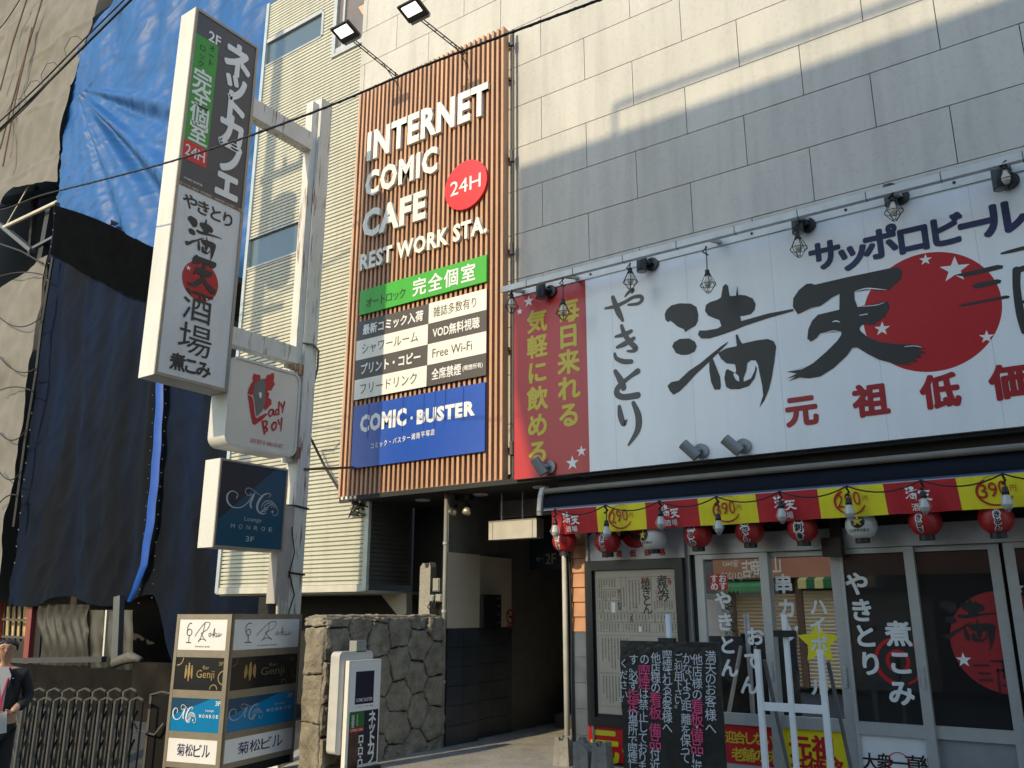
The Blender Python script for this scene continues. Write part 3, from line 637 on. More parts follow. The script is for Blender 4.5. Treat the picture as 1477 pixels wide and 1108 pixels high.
def boxsign(name, label, tl, tr, bl, thick, framew, m_side, face_m, rnd=0, front=0.0):
    pl = XP(PX + front); a0, b1 = pl.loc(*tl); a1, _ = pl.loc(*tr); _, b0 = pl.loc(*bl)
    t = thing(name, label, "sign", (PX + front - thick / 2, (a0 + a1) / 2, b0)); n = 8
    def outline(i, r):
        A0, A1, B0, B1 = a0 + i, a1 - i, b0 + i, b1 - i
        if not r: return [(A0, B0), (A1, B0), (A1, B1), (A0, B1)]
        o = []
        for cx, cy, s in ((A1 - r, B1 - r, 0), (A0 + r, B1 - r, 90), (A0 + r, B0 + r, 180), (A1 - r, B0 + r, 270)):
            o += [(cx + r * math.cos(math.radians(s + 90 * k / n)), cy + r * math.sin(math.radians(s + 90 * k / n))) for k in range(n + 1)]
        return o
    q = MB(); q.prism(pl, outline(0, rnd), -thick, -.012); q.poly(Plane(pl.o, -pl.u, pl.v), [(-a, b) for a, b in outline(0, rnd)], thick); q.build("case", m_side, t)
    fr = MB(); O, I = outline(0, rnd), outline(framew, max(0, rnd - framew)); m = len(O)
    vs = [pl.P(a, b, o) for o, l in ((-.012, O), (.006, O), (.006, I), (-.008, I)) for a, b in l]
    fr.add(vs, [(r * m + i, r * m + (i + 1) % m, (r + 1) * m + (i + 1) % m, (r + 1) * m + i) for r in range(3) for i in range(m)]); fr.build("frame", m_side if rnd else mat("frame_bronze", (.33, .29, .24), .45, .3), t)
    f = MB().poly(pl, I, -.008).build("face", face_m, t)
    return t, f, pl, a0 + framew, b0 + framew, a1 - framew, b1 - framew
M_case = weather(mat("case_white", (.66, .66, .63), .5, 0, .05, 2), 0, .10, .06)  # plain white case paint with streaks and dirt
t, f, pl, a0, b0, a1, b1 = boxsign("projecting_sign", "tall two-part projecting box sign, net cafe above and yakitori bar below", (283, 9.6), (372.9, 70.1), (224.5, 540.1), .29, .035, M_case, M_face)
W_, H_ = a1 - a0, b1 - b0
zs = pl.loc(262, 262)[1]; zs = (pl.loc(258, 261)[1] + pl.loc(344, 302)[1]) / 2
rect(MB(), pl, a0, zs, a1, b1, -.004).build("upper_face", mat("print_slate", (.075, .07, .08), .4, 0, .05), f)
MB().slab(pl, a0, zs - .02, a1, zs + .012, -.003, .004).build("divider", rusty("divider_rust", (.3, .26, .22), amt=.45), f)
ag = a0 + W_ * .375
rect(MB(), pl, a0 + .0, pl.loc(273, 203)[1], ag, pl.loc(288, 47)[1] - .03, -.001).build("green_field", mat("print_green2", "3d9a35", .45, 0, .04), f)
zg0 = pl.loc(273, 203)[1]; rect(MB(), pl, a0, zg0 - .24, ag, zg0 - .001, -.001).build("red_field", M_redbr, f)
q = MB()
run(q, pl, "ネットカフェ", pl.loc(343, 88), pl.loc(328, 262), .50, .002, .04, .84, False)
fit(q, pl, "2F", a0 + W_ * .20, b1 - .30, a0 + W_ * .40, b1 - .16, .002, .02); run(q, pl, "完全個室", pl.loc(292, 116), pl.loc(286, 192), .30, .002, .02, .9, False)
fit(q, pl, "24H", a0 + .03, zg0 - .185, ag - .03, zg0 - .05, .002, .01); fit(q, pl, "COMIC BUSTER", a0 + .05, zs + .065, ag - .02, zs + .09, .002, .01)
q.build("white_lettering", M_pw, f)
q = MB(); run(q, pl, "オート", (a0 + .235, pl.loc(306, 70)[1]), (a0 + .235, pl.loc(305, 86)[1] - .05), .10, .002, 0, 1, False); run(q, pl, "ロック", (a0 + .11, pl.loc(295, 71)[1]), (a0 + .11, pl.loc(294, 88)[1] - .06), .10, .002, 0, 1, False)
q.build("black_lettering", M_ink, f)
q = MB()
run(q, pl, "やきとり", pl.loc(275, 291), pl.loc(329, 317), .19, -.003, .02, 1.1, False)
A = pl.loc(293, 343); brushed(q, pl, MAN, A[0] - .22, A[1] - .26, A[0] + .25, A[1] + .24, -.003)
A = pl.loc(292.5, 399); rc = A
brushed(q, pl, TEN, A[0] - .19, A[1] - .17, A[0] + .20, A[1] + .23, .002)
A = pl.loc(287, 444); fit(q, pl, "酒", A[0] - .20, A[1] - .17, A[0] + .17, A[1] + .19, .002, 0)
A = pl.loc(283, 491); fit(q, pl, "場", A[0] - .22, A[1] - .18, A[0] + .20, A[1] + .18, -.003, .0)
run(q, pl, "煮こみ", pl.loc(257, 522), pl.loc(294, 533), .20, -.003, .028, 1, False)
q.build("brush_lettering", M_inkg, f)
q = MB(); disc(q, pl, rc[0] - .02, rc[1] - .06, .235, -.004); o = q.build("red_disc", M_red, f)
q = MB()
for dx, dy, r in ((-.17, .07, .035), (.12, .10, .02), (-.1, -.12, .02), (.1, -.22, .02)): star(q, pl, rc[0] - .02 + dx, rc[1] - .03 + dy, r, -.002)
q.build("star", M_pw, f)
# rounded red-logo sign
t, f, pl, a0, b0, a1, b1 = boxsign("projecting_sign", "square rounded white box sign with red flower logo lettered Lady Boy", (334, 511), (434.5, 541), (322, 641), .30, .03, mat("dull_white_case", (.58, .58, .55), .5, 0, .06, 3), mat("milky_face", (.66, .63, .56), .4, 0, .06, 2), .12, .02)
k = 150 / 978
def L_(pts): return [pl.loc(300 + x * k, 500 + y * k) for x, y in pts]
q = MB()
q.poly(pl, L_([(375,450),(400,455),(425,480),(440,520),(455,660),(490,655),(550,625),(560,640),(520,680),(470,720),(440,738),(420,720),(400,620)]), -.004)
q.poly(pl, L_([(425,330),(420,290),(435,250),(455,262),(475,262),(492,270),(497,310),(545,300),(560,265),(590,262),(600,248),(622,252),(625,290),(618,320),(632,355),(615,380),(600,412),(575,415),(560,420),(580,440),(570,480),(598,500),(600,545),(580,560),(545,600),(500,560),(480,470),(470,380),(440,400),(430,440),(415,460),(372,440),(385,395),(408,345)]), -.003)
# hand lettering
S = [[(612,592,13),(585,598,14),(573,632,14),(586,655,13),(606,636,12),(618,596,13),(618,640,12),(632,640,9)], [(668,598,12),(645,594,13),(636,622,13),(648,642,12),(666,618,11)], [(672,520,15),(668,580,14),(670,640,9)], [(688,535,13),(698,565,12),(708,575,9)], [(722,520,15),(708,575,13),(700,622,8)],
     [(515,705,18),(525,770,18),(535,825,10)], [(515,705,14),(555,705,16),(550,745,14),(530,760,12),(560,775,16),(545,800,14),(525,815,8)], [(620,715,16),(600,750,16),(615,785,14),(640,760,14),(640,715,14),(618,715,12)], [(660,690,14),(672,730,12)], [(695,675,16),(690,735,14),(685,795,9)]]
strokes(q, pl, S, -.002, 300, 500, k); q.build("red_logo", mat("logo_red", "b3262b", .5), f)
q = MB(); q.poly(pl, L_([(440,345),(470,325),(520,300),(535,310),(545,360),(540,430),(545,500),(530,560),(510,610),(460,655),(450,580),(440,500),(425,470),(430,410)]), -.0015); q.build("dark_figure", mat("logo_grey", (.15, .145, .14), .5), f)
q = MB(); strokes(q, pl, [[(378,452,5),(415,470,5),(432,520,5),(452,662,6),(500,640,5),(560,612,4)]], -.0008, 300, 500, k); q.poly(pl, L_([(478,435),(495,425),(508,440),(505,470),(495,490),(482,470)]), -.0005); q.build("pale_mask", M_face, f)
q = MB(); A = L_([(400, 870), (708, 915)]); fit(q, pl, "LADY BOY は  HARU GO HOT", A[0][0], (A[0][1] + A[1][1]) / 2 - .05, A[1][0], (A[0][1] + A[1][1]) / 2 + .01, -.003, .0); q.build("small_lettering", _m["logo_red"], f)
# swirl M drawn once, used on three faces
def swirl_m(q, pl, a0, b0, a1, b1, off):
    sx = (a1 - a0) / 620; sy = (b1 - b0) / 340; u = min(sx, sy)
    T = lambda x, y: (a0 + (x - 200) * sx, b1 - (y - 295) * sy)
    for i, st in enumerate(([(318,450,14),(330,410,12),(300,372,10),(250,375,16),(215,430,26),(225,510,26),(275,565,18),(335,572,14),(400,545,12),(460,470,14),(500,380,12)],
        [(520,355,14),(498,430,26),(480,500,26),(492,545,26)], [(480,375,16),(460,395,8),(430,385,8),(410,345,9),(430,305,9),(475,305,8),(540,345,7),(590,375,6)], [(690,385,6),(712,350,7),(680,335,12),(620,370,26),(575,450,34),(560,530,34),(580,590,22),(630,612,16),(670,595,8)],
        [(610,540,8),(620,490,12),(660,440,14),(720,430,9),(760,455,4)], [(640,510,10),(680,465,13),(740,455,10),(785,480,4)], [(680,505,10),(730,478,12),(780,490,8),(800,505,4)], [(720,510,6),(770,505,6),(810,540,7),(808,590,7),(780,618,6),(745,600,5)], [(645,535,18),(690,520,10)], [(620,565,18),(685,545,8)], [(600,590,14),(670,570,8)])):
        q.stroke(pl, [(*T(x, y), max(.004, wd * u)) for x, y, wd in st], off + i * .0003)
    x, y = T(743, 570); disc(q, pl, x, y, 17 * u, off + .004, 14)
t, f, pl, a0, b0, a1, b1 = boxsign("projecting_sign", "dark teal box sign with white swirl M and the word MONROE", (318.5, 660.5), (415.5, 678.3), (307.5, 789), .27, .022, M_case, mat("teal_deep", (.008, .075, .135), .3, 0, .05), 0, .03)
q = MB(); q.poly(pl, [(a0, b0 + (b1 - b0) * .28), (a0, b1), (a0 + (a1 - a0) * .83, b1)], -.006); q.build("dark_corner", mat("teal_dark", (.014, .03, .045), .3), f)
W_, H_ = a1 - a0, b1 - b0; M_silver = mat("print_silver", (.42, .46, .48), .5)
q = MB(); swirl_m(q, pl, a0 + W_ * .10, b0 + H_ * .40, a0 + W_ * .92, b0 + H_ * .72, -.004)
fit(q, pl, "Lounge", a0 + W_ * .40, b0 + H_ * .30, a0 + W_ * .66, b0 + H_ * .365, -.004, 0)
for i, ch in enumerate("MONROE"): fit(q, pl, ch, a0 + W_ * (.21 + .115 * i), b0 + H_ * .215, a0 + W_ * (.265 + .115 * i), b0 + H_ * .265, -.004, .0)
fit(q, pl, "3F", a0 + W_ * .44, b0 + H_ * .07, a0 + W_ * .57, b0 + H_ * .135, -.004, .005); q.build("silver_lettering", M_silver, f)
MB().bar((PP, y0p + .1, 3.22), (-8.1, 8.2, 3.40), .03).build("stay_bar", mat("rust_bar", (.16, .08, .05), .8), po)

# ================================================================== SHOP SIGN OVER THE YAKITORI BAR
ss = thing("shop_sign", "wide white and red yakitori bar fascia sign with black brush characters", "sign", (-2.5, 8.0, 2.95))
XR = 2.4; c = YP(SIGNY)
xl = c.loc(742, 560)[0]; xm = c.loc(848, 560)[0]; zb_ = (c.loc(746, 690)[1] + c.loc(1477, 617)[1]) / 2; zt_ = (c.loc(742, 430)[1] + c.loc(1477, 246)[1]) / 2
MB().box((xl, SIGNY + .002, zb_), (XR, 8.198, zt_)).build("case", M_trim, ss)
whitef = MB().slab(c, xm + .001, zb_, XR, zt_, -.001, .004).build("white_panel", weather(mat("sign_white", (.84, .86, .89), .28, 0, .03, 1.2), 0, .05, .02, (3, 3, .25)), ss)
redf = MB().slab(c, xl, zb_, xm - .001, zt_, -.001, .004).build("red_panel", weather(mat("sign_red", "bb1f2a", .35, 0, .06, 1.5), 0, .08, .03), ss)
MB().slab(c, xl - .01, zt_ + .001, XR, zt_ + .085, -.05, .02).build("top_frame", mat("frame_white", (.60, .62, .63), .45, .1), ss)
q = MB()
for x, y in ((757, 418), (853, 393), (1085, 334), (1220, 299), (1376, 261)): a, _ = c.loc(x, y); can(q, c, a, zt_ + .045, .014, .0205, .028, 12)
q.build("bolt", M_joint, ss)
q = MB(); 
for x in (-4.15, -3.25, -2.35, -1.45, -.55, .35): q.slab(c, x, zb_ + .002, x + .003, zt_ - .002, .0042, .0046)
q.build("panel_seam", mat("seam_grey", (.5, .52, .55), .5), whitef)
q = MB()
run(q, c, "毎日来れる", (820, 448), (821, 598), .30, .006, .03); run(q, c, "気軽に飲める", (775, 463), (776, 652), .29, .006, .03)
q.build("yellow_lettering", mat("print_gold", "cdb92a", .4, 0, .04), redf)
q = MB()
for x, y, r in ((763, 435, .075), (750, 449.5, .045), (839, 651, .065), (826, 668, .085)): A = c.loc(x, y); star(q, c, A[0], A[1], r, .006)
q.build("star", M_pw, redf)
q = MB(); P_ = lambda x, y: c.loc(1177 + x * 300 / 1477, 330 + y * 300 / 1477)
xL, xR_ = P_(325, 560)[0], P_(1328, 560)[0]; zT, zB = P_(840, 160)[1], P_(800, 1022)[1]
RC = ((xL + xR_) / 2, (zT + zB) / 2, (xR_ - xL) / 2); disc(q, c, RC[0], RC[1], RC[2], .0048, 90, (zT - zB) / 2)
q.build("red_disc", M_red, whitef)
q = MB()
for x, y, r in ((778, 222, .055), (985, 292, .125), (470, 712, .07), (1212, 770, .06)): A = P_(x, y); star(q, c, A[0], A[1], r, .0056, .12)
q.build("star", M_pw, whitef)
q = MB()
x0, y0, x1, y1 = bbox(MAN); brushed(q, c, MAN, x0, y0, x1, y1, .0064); x0, y0, x1, y1 = bbox(TEN); brushed(q, c, TEN, x0, y0, x1, y1, .0086)
kk = 300 / 1477
for pts in ([(980,332),(1040,315),(1290,258),(1330,262),(1325,285),(1200,315),(1060,342)], [(1105,410),(1150,385),(1290,360),(1318,368),(1310,388),(1200,415),(1130,428)], [(1000,545),(1050,535),(1350,475),(1378,480),(1370,495),(1200,525),(1040,555)]):
    q.poly(c, [P_(x, y) for x, y in pts], .0064)
strokes(q, c, [[(1318,178,14),(1400,158,26),(1600,110,30),(1790,70,24)], [(1425,295,50),(1425,420,46),(1450,600,50),(1480,730,40)], [(1430,300,40),(1500,275,40),(1700,225,44),(1745,250,44),(1750,400,44),(1770,640,40)], [(1530,120,30),(1540,300,26),(1520,400,20)], [(1630,95,30),(1650,300,26),(1660,420,24),(1700,420,18)], [(1480,520,26),(1740,460,26)], [(1490,690,28),(1760,620,28)]], .0064, 1177, 330, kk, 1.25)
run(q, c, "場", (1.15, zb_ + 1.25), (1.15, zb_ + 1.25), .95, .0064, .01, 1, False)
q.build("brush_lettering", M_inkg, whitef)
q = MB()                                            # thin dry-brush gaps
strokes(q, c, [[(1085,188,3),(1150,172,7),(1250,180,2)], [(965,350,5),(985,345,7),(1003,352,4)], [(925,408,2),(965,398,5),(1000,402,3)], [(1108,268,2),(1190,262,4),(1240,248,2)], [(1110,315,4),(1150,308,5)], [(1350,482,3),(1400,478,4),(1440,486,2)], [(735,612,3),(790,596,6),(840,582,2)]], .0094, 940, 370, 400 / 1477)
q.build("dry_brush_gap", _m["sign_white"], whitef)
q = MB()
strokes(q, c, [[(895,438,14),(980,420,26),(1060,385,24),(1130,345,24),(1190,338,26),(1205,365,24),(1170,398,22),(1090,408,16)], [(958,345,26),(985,420,36),(1010,480,38),(1042,540,20)], [(1062,338,12),(1095,300,22),(1130,282,22),(1120,310,10)],
   [(982,676,16),(1060,655,32),(1112,630,26)], [(995,765,20),(1060,735,34),(1135,690,24)], [(1032,585,22),(1055,650,30),(1100,720,34),(1150,770,34),(1130,795,24),(1080,798,12)], [(975,820,18),(990,860,26),(1050,885,32),(1112,885,30)],
   ], .0064, 720, 370, 250 / 1458, 1.25)
strokes(q, c, [[(1205,490,14),(1228,530,22),(1240,560,20)], [(1300,490,20),(1265,515,14),(1220,555,18),(1212,585,20),(1240,600,20),(1300,592,22)], [(1222,640,12),(1228,680,20),(1240,715,16),(1252,700,8)], [(1282,625,14),(1303,680,22),(1300,740,20),(1262,803,8)]], .0064, 480, 370, 500 / 1477, 1.25)
q.build("grey_lettering", mat("print_grey2", (.085, .085, .088), .5), whitef)
q = MB()
for ch, x, y, s in zip("サッポロビール", (1190, 1229, 1270, 1317, 1364, 1408, 1447), (368, 366, 351, 344, 333, 323, 314), (.32, .34, .33, .32, .32, .33, .35)): run(q, c, ch, (x, y), (x, y), s, .006, .04)
q.build("navy_lettering", M_navy, whitef)
q = MB()
for ch, x, y in zip("元祖低価格", (1156, 1256, 1356, 1458, 1560), (592, 577, 564, 550, 537)): run(q, c, ch, (x, y), (x, y), .31, .006, .04)
q.build("red_lettering", mat("print_red_dk", "a01c24", .4), whitef)

# rail in front of the sign's head
rl = thing("lamp_rail", "white metal rail on brackets along the top of the yakitori sign", "rail", (-2.5, 7.7, 5.3))
RY = 7.62; cr_ = YP(RY); zr = (cr_.loc(727, 424)[1] + cr_.loc(1477, 218)[1]) / 2; xr0 = cr_.loc(725, 420)[0]
q = MB(); q.box((xr0, RY - .03, zr - .035), (XR, RY + .03, zr + .035)); q.build("rail", mat("frame_white", (.60, .62, .63)), rl)
q = MB()
BR = [cr_.loc(x, y)[0] for x, y in ((733, 425), (812, 395), (1021, 342), (1150, 300), (1289, 272), (1450, 228))]
for x in BR: q.bar((x, RY + .03, zr - .01), (x, SIGNY, zt_ + .05), .05, .03)
q.build("bracket", M_trim, rl)
q = MB()
for i in range(9): x = xr0 + .35 + i * .62; q.box((x, RY - .033, zr - .038), (x + .006, RY + .033, zr + .038))
q.build("joint", M_joint, rl)
# caged bulbs on the rail
def cage(loc, label, cord):
    t = thing("caged_bulb", label, "hanging bulb", loc, "caged bulbs hanging from the sign rail", world=False)
    MB().tube([(0, 0, cord), (.004, 0, cord * .5), (0, 0, 0)], .006, 6).build("cord", M_cable, t)
    MB().tube([(0, .02, cord), (.02, -.03, cord - .03), (-.03, -.02, cord - .06), (.01, .03, cord - .09)], .008, 6).build("clip", M_black, t)
    MB().lathe([(0, .01), (.022, .008), (.024, -.03), (.028, -.05), (.02, -.05)], n=14).build("socket", M_black, t, True)
    MB().lathe([(.016, -.045), (.02, -.075), (.034, -.105), (.038, -.13), (.030, -.16), (.012, -.175), (0, -.178)], n=16).build("bulb", mat("bulb_glass", (.62, .60, .52), .12, 0, .03), t, True)
    q = MB()
    for k in range(6):
        a = 2 * math.pi * k / 6; C, S_ = math.cos(a), math.sin(a)
        q.tube([(.024 * C, .024 * S_, -.03), (.08 * C, .08 * S_, -.15), (.02 * C, .02 * S_, -.23)], .0036, 5)
    for r, z in ((.08, -.15), (.02, -.23)): q.tube([(r * math.cos(2 * math.pi * k / 12), r * math.sin(2 * math.pi * k / 12), z) for k in range(13)], .0036, 5)
    q.build("wire_cage", M_black, t)
for (x, y, cord, lab) in ((738, 425, .05, "leftmost caged bulb, hanging clear of the red sign at the rail end"), (812, 433, .26, "caged bulb on a long cord in front of the red panel"),
        (908.5, 388, .07, "caged bulb above the grey vertical hiragana, between two black lamps"), (1020, 391, .27, "caged bulb on a long cord above the first big brush character"),
        (1150, 338, .12, "caged bulb left of the navy katakana under a black lamp"), (1286.5, 284, .05, "caged bulb right above the middle of the navy katakana"), (1448, 238, .05, "rightmost caged bulb, in front of a black lamp near the photo edge")):
    cage(tuple(atY(x, y, RY)), lab, cord)
# lamps fixed to the sign
def lamp(loc, label, m, grp, down=True, yaw=0.0, tilt=0.0):
    t = thing("spot_lamp", label, "spotlight", loc, grp, world=False)
    MB().tube([(0, 0, 0), (0, -.028, 0)], .075, 20).build("base", m, t)
    MB().tube([(0, -.028, 0), (0, -.07, .0), (-.06, -.10, .01)], .022, 10).build("arm", m, t, True)
    d = Vector((math.sin(yaw) * math.cos(tilt), -.25, (-1 if down else 1) * math.sin(tilt))).normalized() if tilt else Vector((0, -.05, -1)).normalized()
    p = Vector((-.075, -.11, 0)); q = MB()
    q.tube([p - d * .10, p - d * .095, p + d * .10, p + d * .10], [.045, .056, .056, .05], 20); q.build("barrel", m, t)
    MB().tube([p + d * .101, p + d * .103], .044, 18).build("lens", mat("lamp_glass", (.30, .29, .26), .15), t)
    return t
for (x, y, lab) in ((795, 421, "black twin-cylinder lamp at the head of the red panel"), (941, 382, "black lamp right of the grey vertical hiragana"), (1166, 326, "black lamp left of the navy katakana sign text"), (1300, 285, "black lamp hidden behind the bulb over the navy katakana"), (1457, 262, "black round lamp behind the rightmost caged bulb")):
    lamp(tuple(atY(x, y, SIGNY - .005)), lab, mat("lamp_black", (.02, .022, .025), .4), "black lamps at the top of the yakitori sign")
mg = mat("lamp_grey", (.26, .27, .28), .45, .3)
for (x, y, yw, lab) in ((794, 674, -.5, "grey lamp at the foot of the red panel, aimed up"), (1012, 651, -1.0, "grey lamp at the sign foot below the first big brush character, tilted left"), (1073, 644, -1.1, "grey lamp at the sign foot, right one of the close pair")):
    lamp(tuple(atY(x, y, SIGNY - .005)), lab, mg, "grey lamps at the foot of the yakitori sign", False, yw, .75)
q = MB().tube([atY(790, 681, 7.93), atY(805, 688, 7.92), atY(830, 684, 7.93), atY(845, 689, 7.95)], .006, 6).build("lamp_cable", M_cable)
tag(q, "thin grey cable trailing from the lamp under the red panel", "cable")

# ------------------------------------------------------------------ awning, price banner, bulbs, lanterns
AY = 8.0; ca = YP(AY)
aw = thing("awning", "rolled dark navy awning with beige front bar above the shop doors", "awning", (-2.5, 8.1, 2.7))
xa0 = ca.loc(786, 708)[0]; zA = (ca.loc(786, 708)[1] + ca.loc(1477, 647)[1]) / 2; zB_ = (ca.loc(797, 733)[1] + ca.loc(1477, 681)[1]) / 2 - .01
MB().tube([(xa0, AY - .02, zA), (XR, AY - .02, zA)], .032, 12).build("front_bar", mat("awning_beige", (.20, .185, .155), .6), aw)
q = MB(); n = 12
v = []
for i in range(n + 1):
    t = i / n; yy = AY + .02 - .09 * math.sin(t * math.pi * .55) + .0; zz = zA - .02 + (zB_ - zA + .03) * t; v += [(xa0 + .03, yy, zz), (XR, yy, zz)]
q.add(v, [(2 * i, 2 * i + 1, 2 * i + 3, 2 * i + 2) for i in range(n)]); q.build("fabric", mat("navy_fabric", (.005, .008, .016), .8, 0, .2, 3, .2, 12, spec=.2), aw)
MB().box((xa0 + .03, AY - .085, zB_ - .006), (XR, AY - .06, zB_ + .012)).build("hem_bar", mat("blue_hem", (.035, .07, .17), .4), aw)
MB().box((xa0 + .03, AY - .088, zB_ - .016), (XR, AY - .062, zB_ - .0065)).build("hem_line", M_trim, aw)
q = MB(); pts = [(xa0 - .012, AY + .1, zA + .02), (xa0 - .012, AY - .03, zA + .03), (xa0 - .012, AY - .075, zA - .06), (xa0 - .012, AY - .10, zB_ - .02), (xa0 - .012, AY - .09, zB_ - .06)]
for i in range(4): q.bar(pts[i], pts[i + 1], .035, .05, (1, 0, 0))
q.build("end_cap", mat("cap_white", (.45, .45, .43), .5), aw)
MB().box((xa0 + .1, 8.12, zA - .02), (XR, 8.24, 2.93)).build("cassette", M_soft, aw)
BY = 7.89; cb = YP(BY)
bn = thing("price_banner", "red and yellow price banner hanging along the awning edge", "banner", (-2.5, BY, 2.2))
zt2 = (cb.loc(797, 735)[1] + cb.loc(1477, 683)[1]) / 2; zb2 = (cb.loc(800, 770)[1] + cb.loc(1477, 733)[1]) / 2
edges = [cb.loc(x, y)[0] for x, y in ((795.5, 735), (860, 729), (930, 722), (1006, 714), (1089, 708), (1178, 702), (1273, 696), (1378, 690), (1490, 683))]
edges += [edges[-1] + .55, edges[-1] + 1.1, edges[-1] + 1.65]
def wav(a, b): return .011 * math.sin(a * 11 + b * 4) + .007 * math.sin(a * 29 + 1 + b * 9)
class Wavy(Plane):                                   # the hanging cloth
    def P(s, a, b, off=0): t = (zt2 - b) / (zt2 - zb2); return Vector((a + .02 * t, BY + wav(a, b) * (.3 + t), b)) + s.n * off
wb = Wavy((0, BY, 0), (1, 0, 0))
for i in range(len(edges) - 1):
    q = MB(); nx = 14; nz = 5
    a0, a1 = edges[i], edges[i + 1]; v = [wb.P(a0 + (a1 - a0) * k / nx, zb2 + (zt2 - zb2) * j / nz) for j in range(nz + 1) for k in range(nx + 1)]
    q.add(v, [(j * (nx + 1) + k, j * (nx + 1) + k + 1, (j + 1) * (nx + 1) + k + 1, (j + 1) * (nx + 1) + k) for j in range(nz) for k in range(nx)])
    fl = q.build("cloth", M_redf if i % 2 == 0 else M_yel2, bn, True); q = MB(); L_w = a1 - a0; am = (a0 + a1) / 2; zm = (zt2 + zb2) / 2; h = zt2 - zb2
    if i % 2 == 0:
        sx = a0 + L_w * (.24 if i == 0 else .28)
        brushed(q, wb, MAN, sx, zm - h * .14, sx + h * .40, zm + h * .40, .006); brushed(q, wb, TEN, sx + h * .34, zm - h * .14, sx + h * .78, zm + h * .20, .007)
        run(q, wb, "酒場", (sx + h * .24, zm - h * .31), (sx + h * .50, zm - h * .31), h * .25, .006, .006, 1, False); q.build("lettering", M_pw, fl)
    else:
        s = "290" if (i // 2) % 2 == 0 else "390"; cx = a0 + L_w * .47
        ring(q, wb, cx + .0, zm + .0, h * .48, .022, .006, 120, 335, h * .40, 24, .012); ring(q, wb, cx + .02, zm + .02, h * .47, .004, .007, 60, 130, h * .43, 12)
        for k, ch in enumerate(s): fit(q, wb, ch, cx - h * .42 + k * h * .27, zm - h * .18 + k * h * .03, cx - h * .20 + k * h * .27, zm + h * .26 + k * h * .03, .009, .0)
        fit(q, wb, "円", cx + h * .42, zm - h * .02, cx + h * .58, zm + h * .16, .009, .0); q.build("lettering", M_red, fl)
# festoon bulbs
bpos = [(801, 763), (875, 765), (953, 751), (1036.5, 757), (1127.5, 740), (1225, 735), (1333, 726), (1452, 721)]
labs = ["end festoon bulb at the banner's left corner", "festoon bulb in front of the first yellow 290 square", "festoon bulb between the second red square's characters and the yellow edge", "festoon bulb hanging low over the first 390 price", "festoon bulb in front of the third red square", "festoon bulb over the second 290 price", "festoon bulb in front of the fourth red square", "rightmost festoon bulb over the second 390 price"]
FY = 7.78; ends = []
def fbulb(loc, label, h):
    t = thing("festoon_bulb", label, "bulb", loc, "festoon bulbs along the price banner", world=False)
    MB().tube([(0, 0, h), (.006, 0, h * .6), (0, 0, .06)], .006, 6).tube([(0, .02, h), (0, -.03, h - .02), (.01, .02, h - .05), (-.01, -.02, h - .08)], .010, 6).build("cord", M_cable, t)
    MB().lathe([(0, .075), (.02, .07), (.022, .05), (.026, .045), (.028, .012), (.02, .01)], n=14).build("socket", M_black, t, True)
    MB().lathe([(.02, .015), (.028, -.01), (.038, -.045), (.04, -.065), (.0405, -.066)], n=18).build("bulb", mat("led_bulb_white", (.55, .54, .50), .3), t, True)
    MB().lathe([(.039, -.067), (.036, -.09), (.022, -.107), (0, -.112)], n=18).build("globe", mat("led_globe", (.42, .41, .38), .15), t, True)
    q = MB()
    for k in range(5): a = 2 * math.pi * k / 5; q.tube([(.026 * math.cos(a), .026 * math.sin(a), .01), (.055 * math.cos(a), .055 * math.sin(a), -.06), (.01 * math.cos(a), .01 * math.sin(a), -.125)], .0022, 4)
    q.build("wire_guard", M_trim, t)
for (x, y), lab in zip(bpos, labs):
    p = atY(x, y, FY); p.z += .03; h = zB_ - .03 - p.z; fbulb(tuple(p), lab, h); ends.append(Vector((p.x, FY, p.z + h)))
q = MB(); ends.append(ends[-1] + Vector((.6, 0, 0)))
for a, b in zip(ends[:-1], ends[1:]): q.tube([a + (b - a) * t - Vector((0, .015, .075 * 4 * t * (1 - t))) for t in [k / 8 for k in range(9)]], .0065, 6)
tag(q.build("festoon_cable", M_cable), "thin black cable looping between the bulbs along the price banner", "cable")
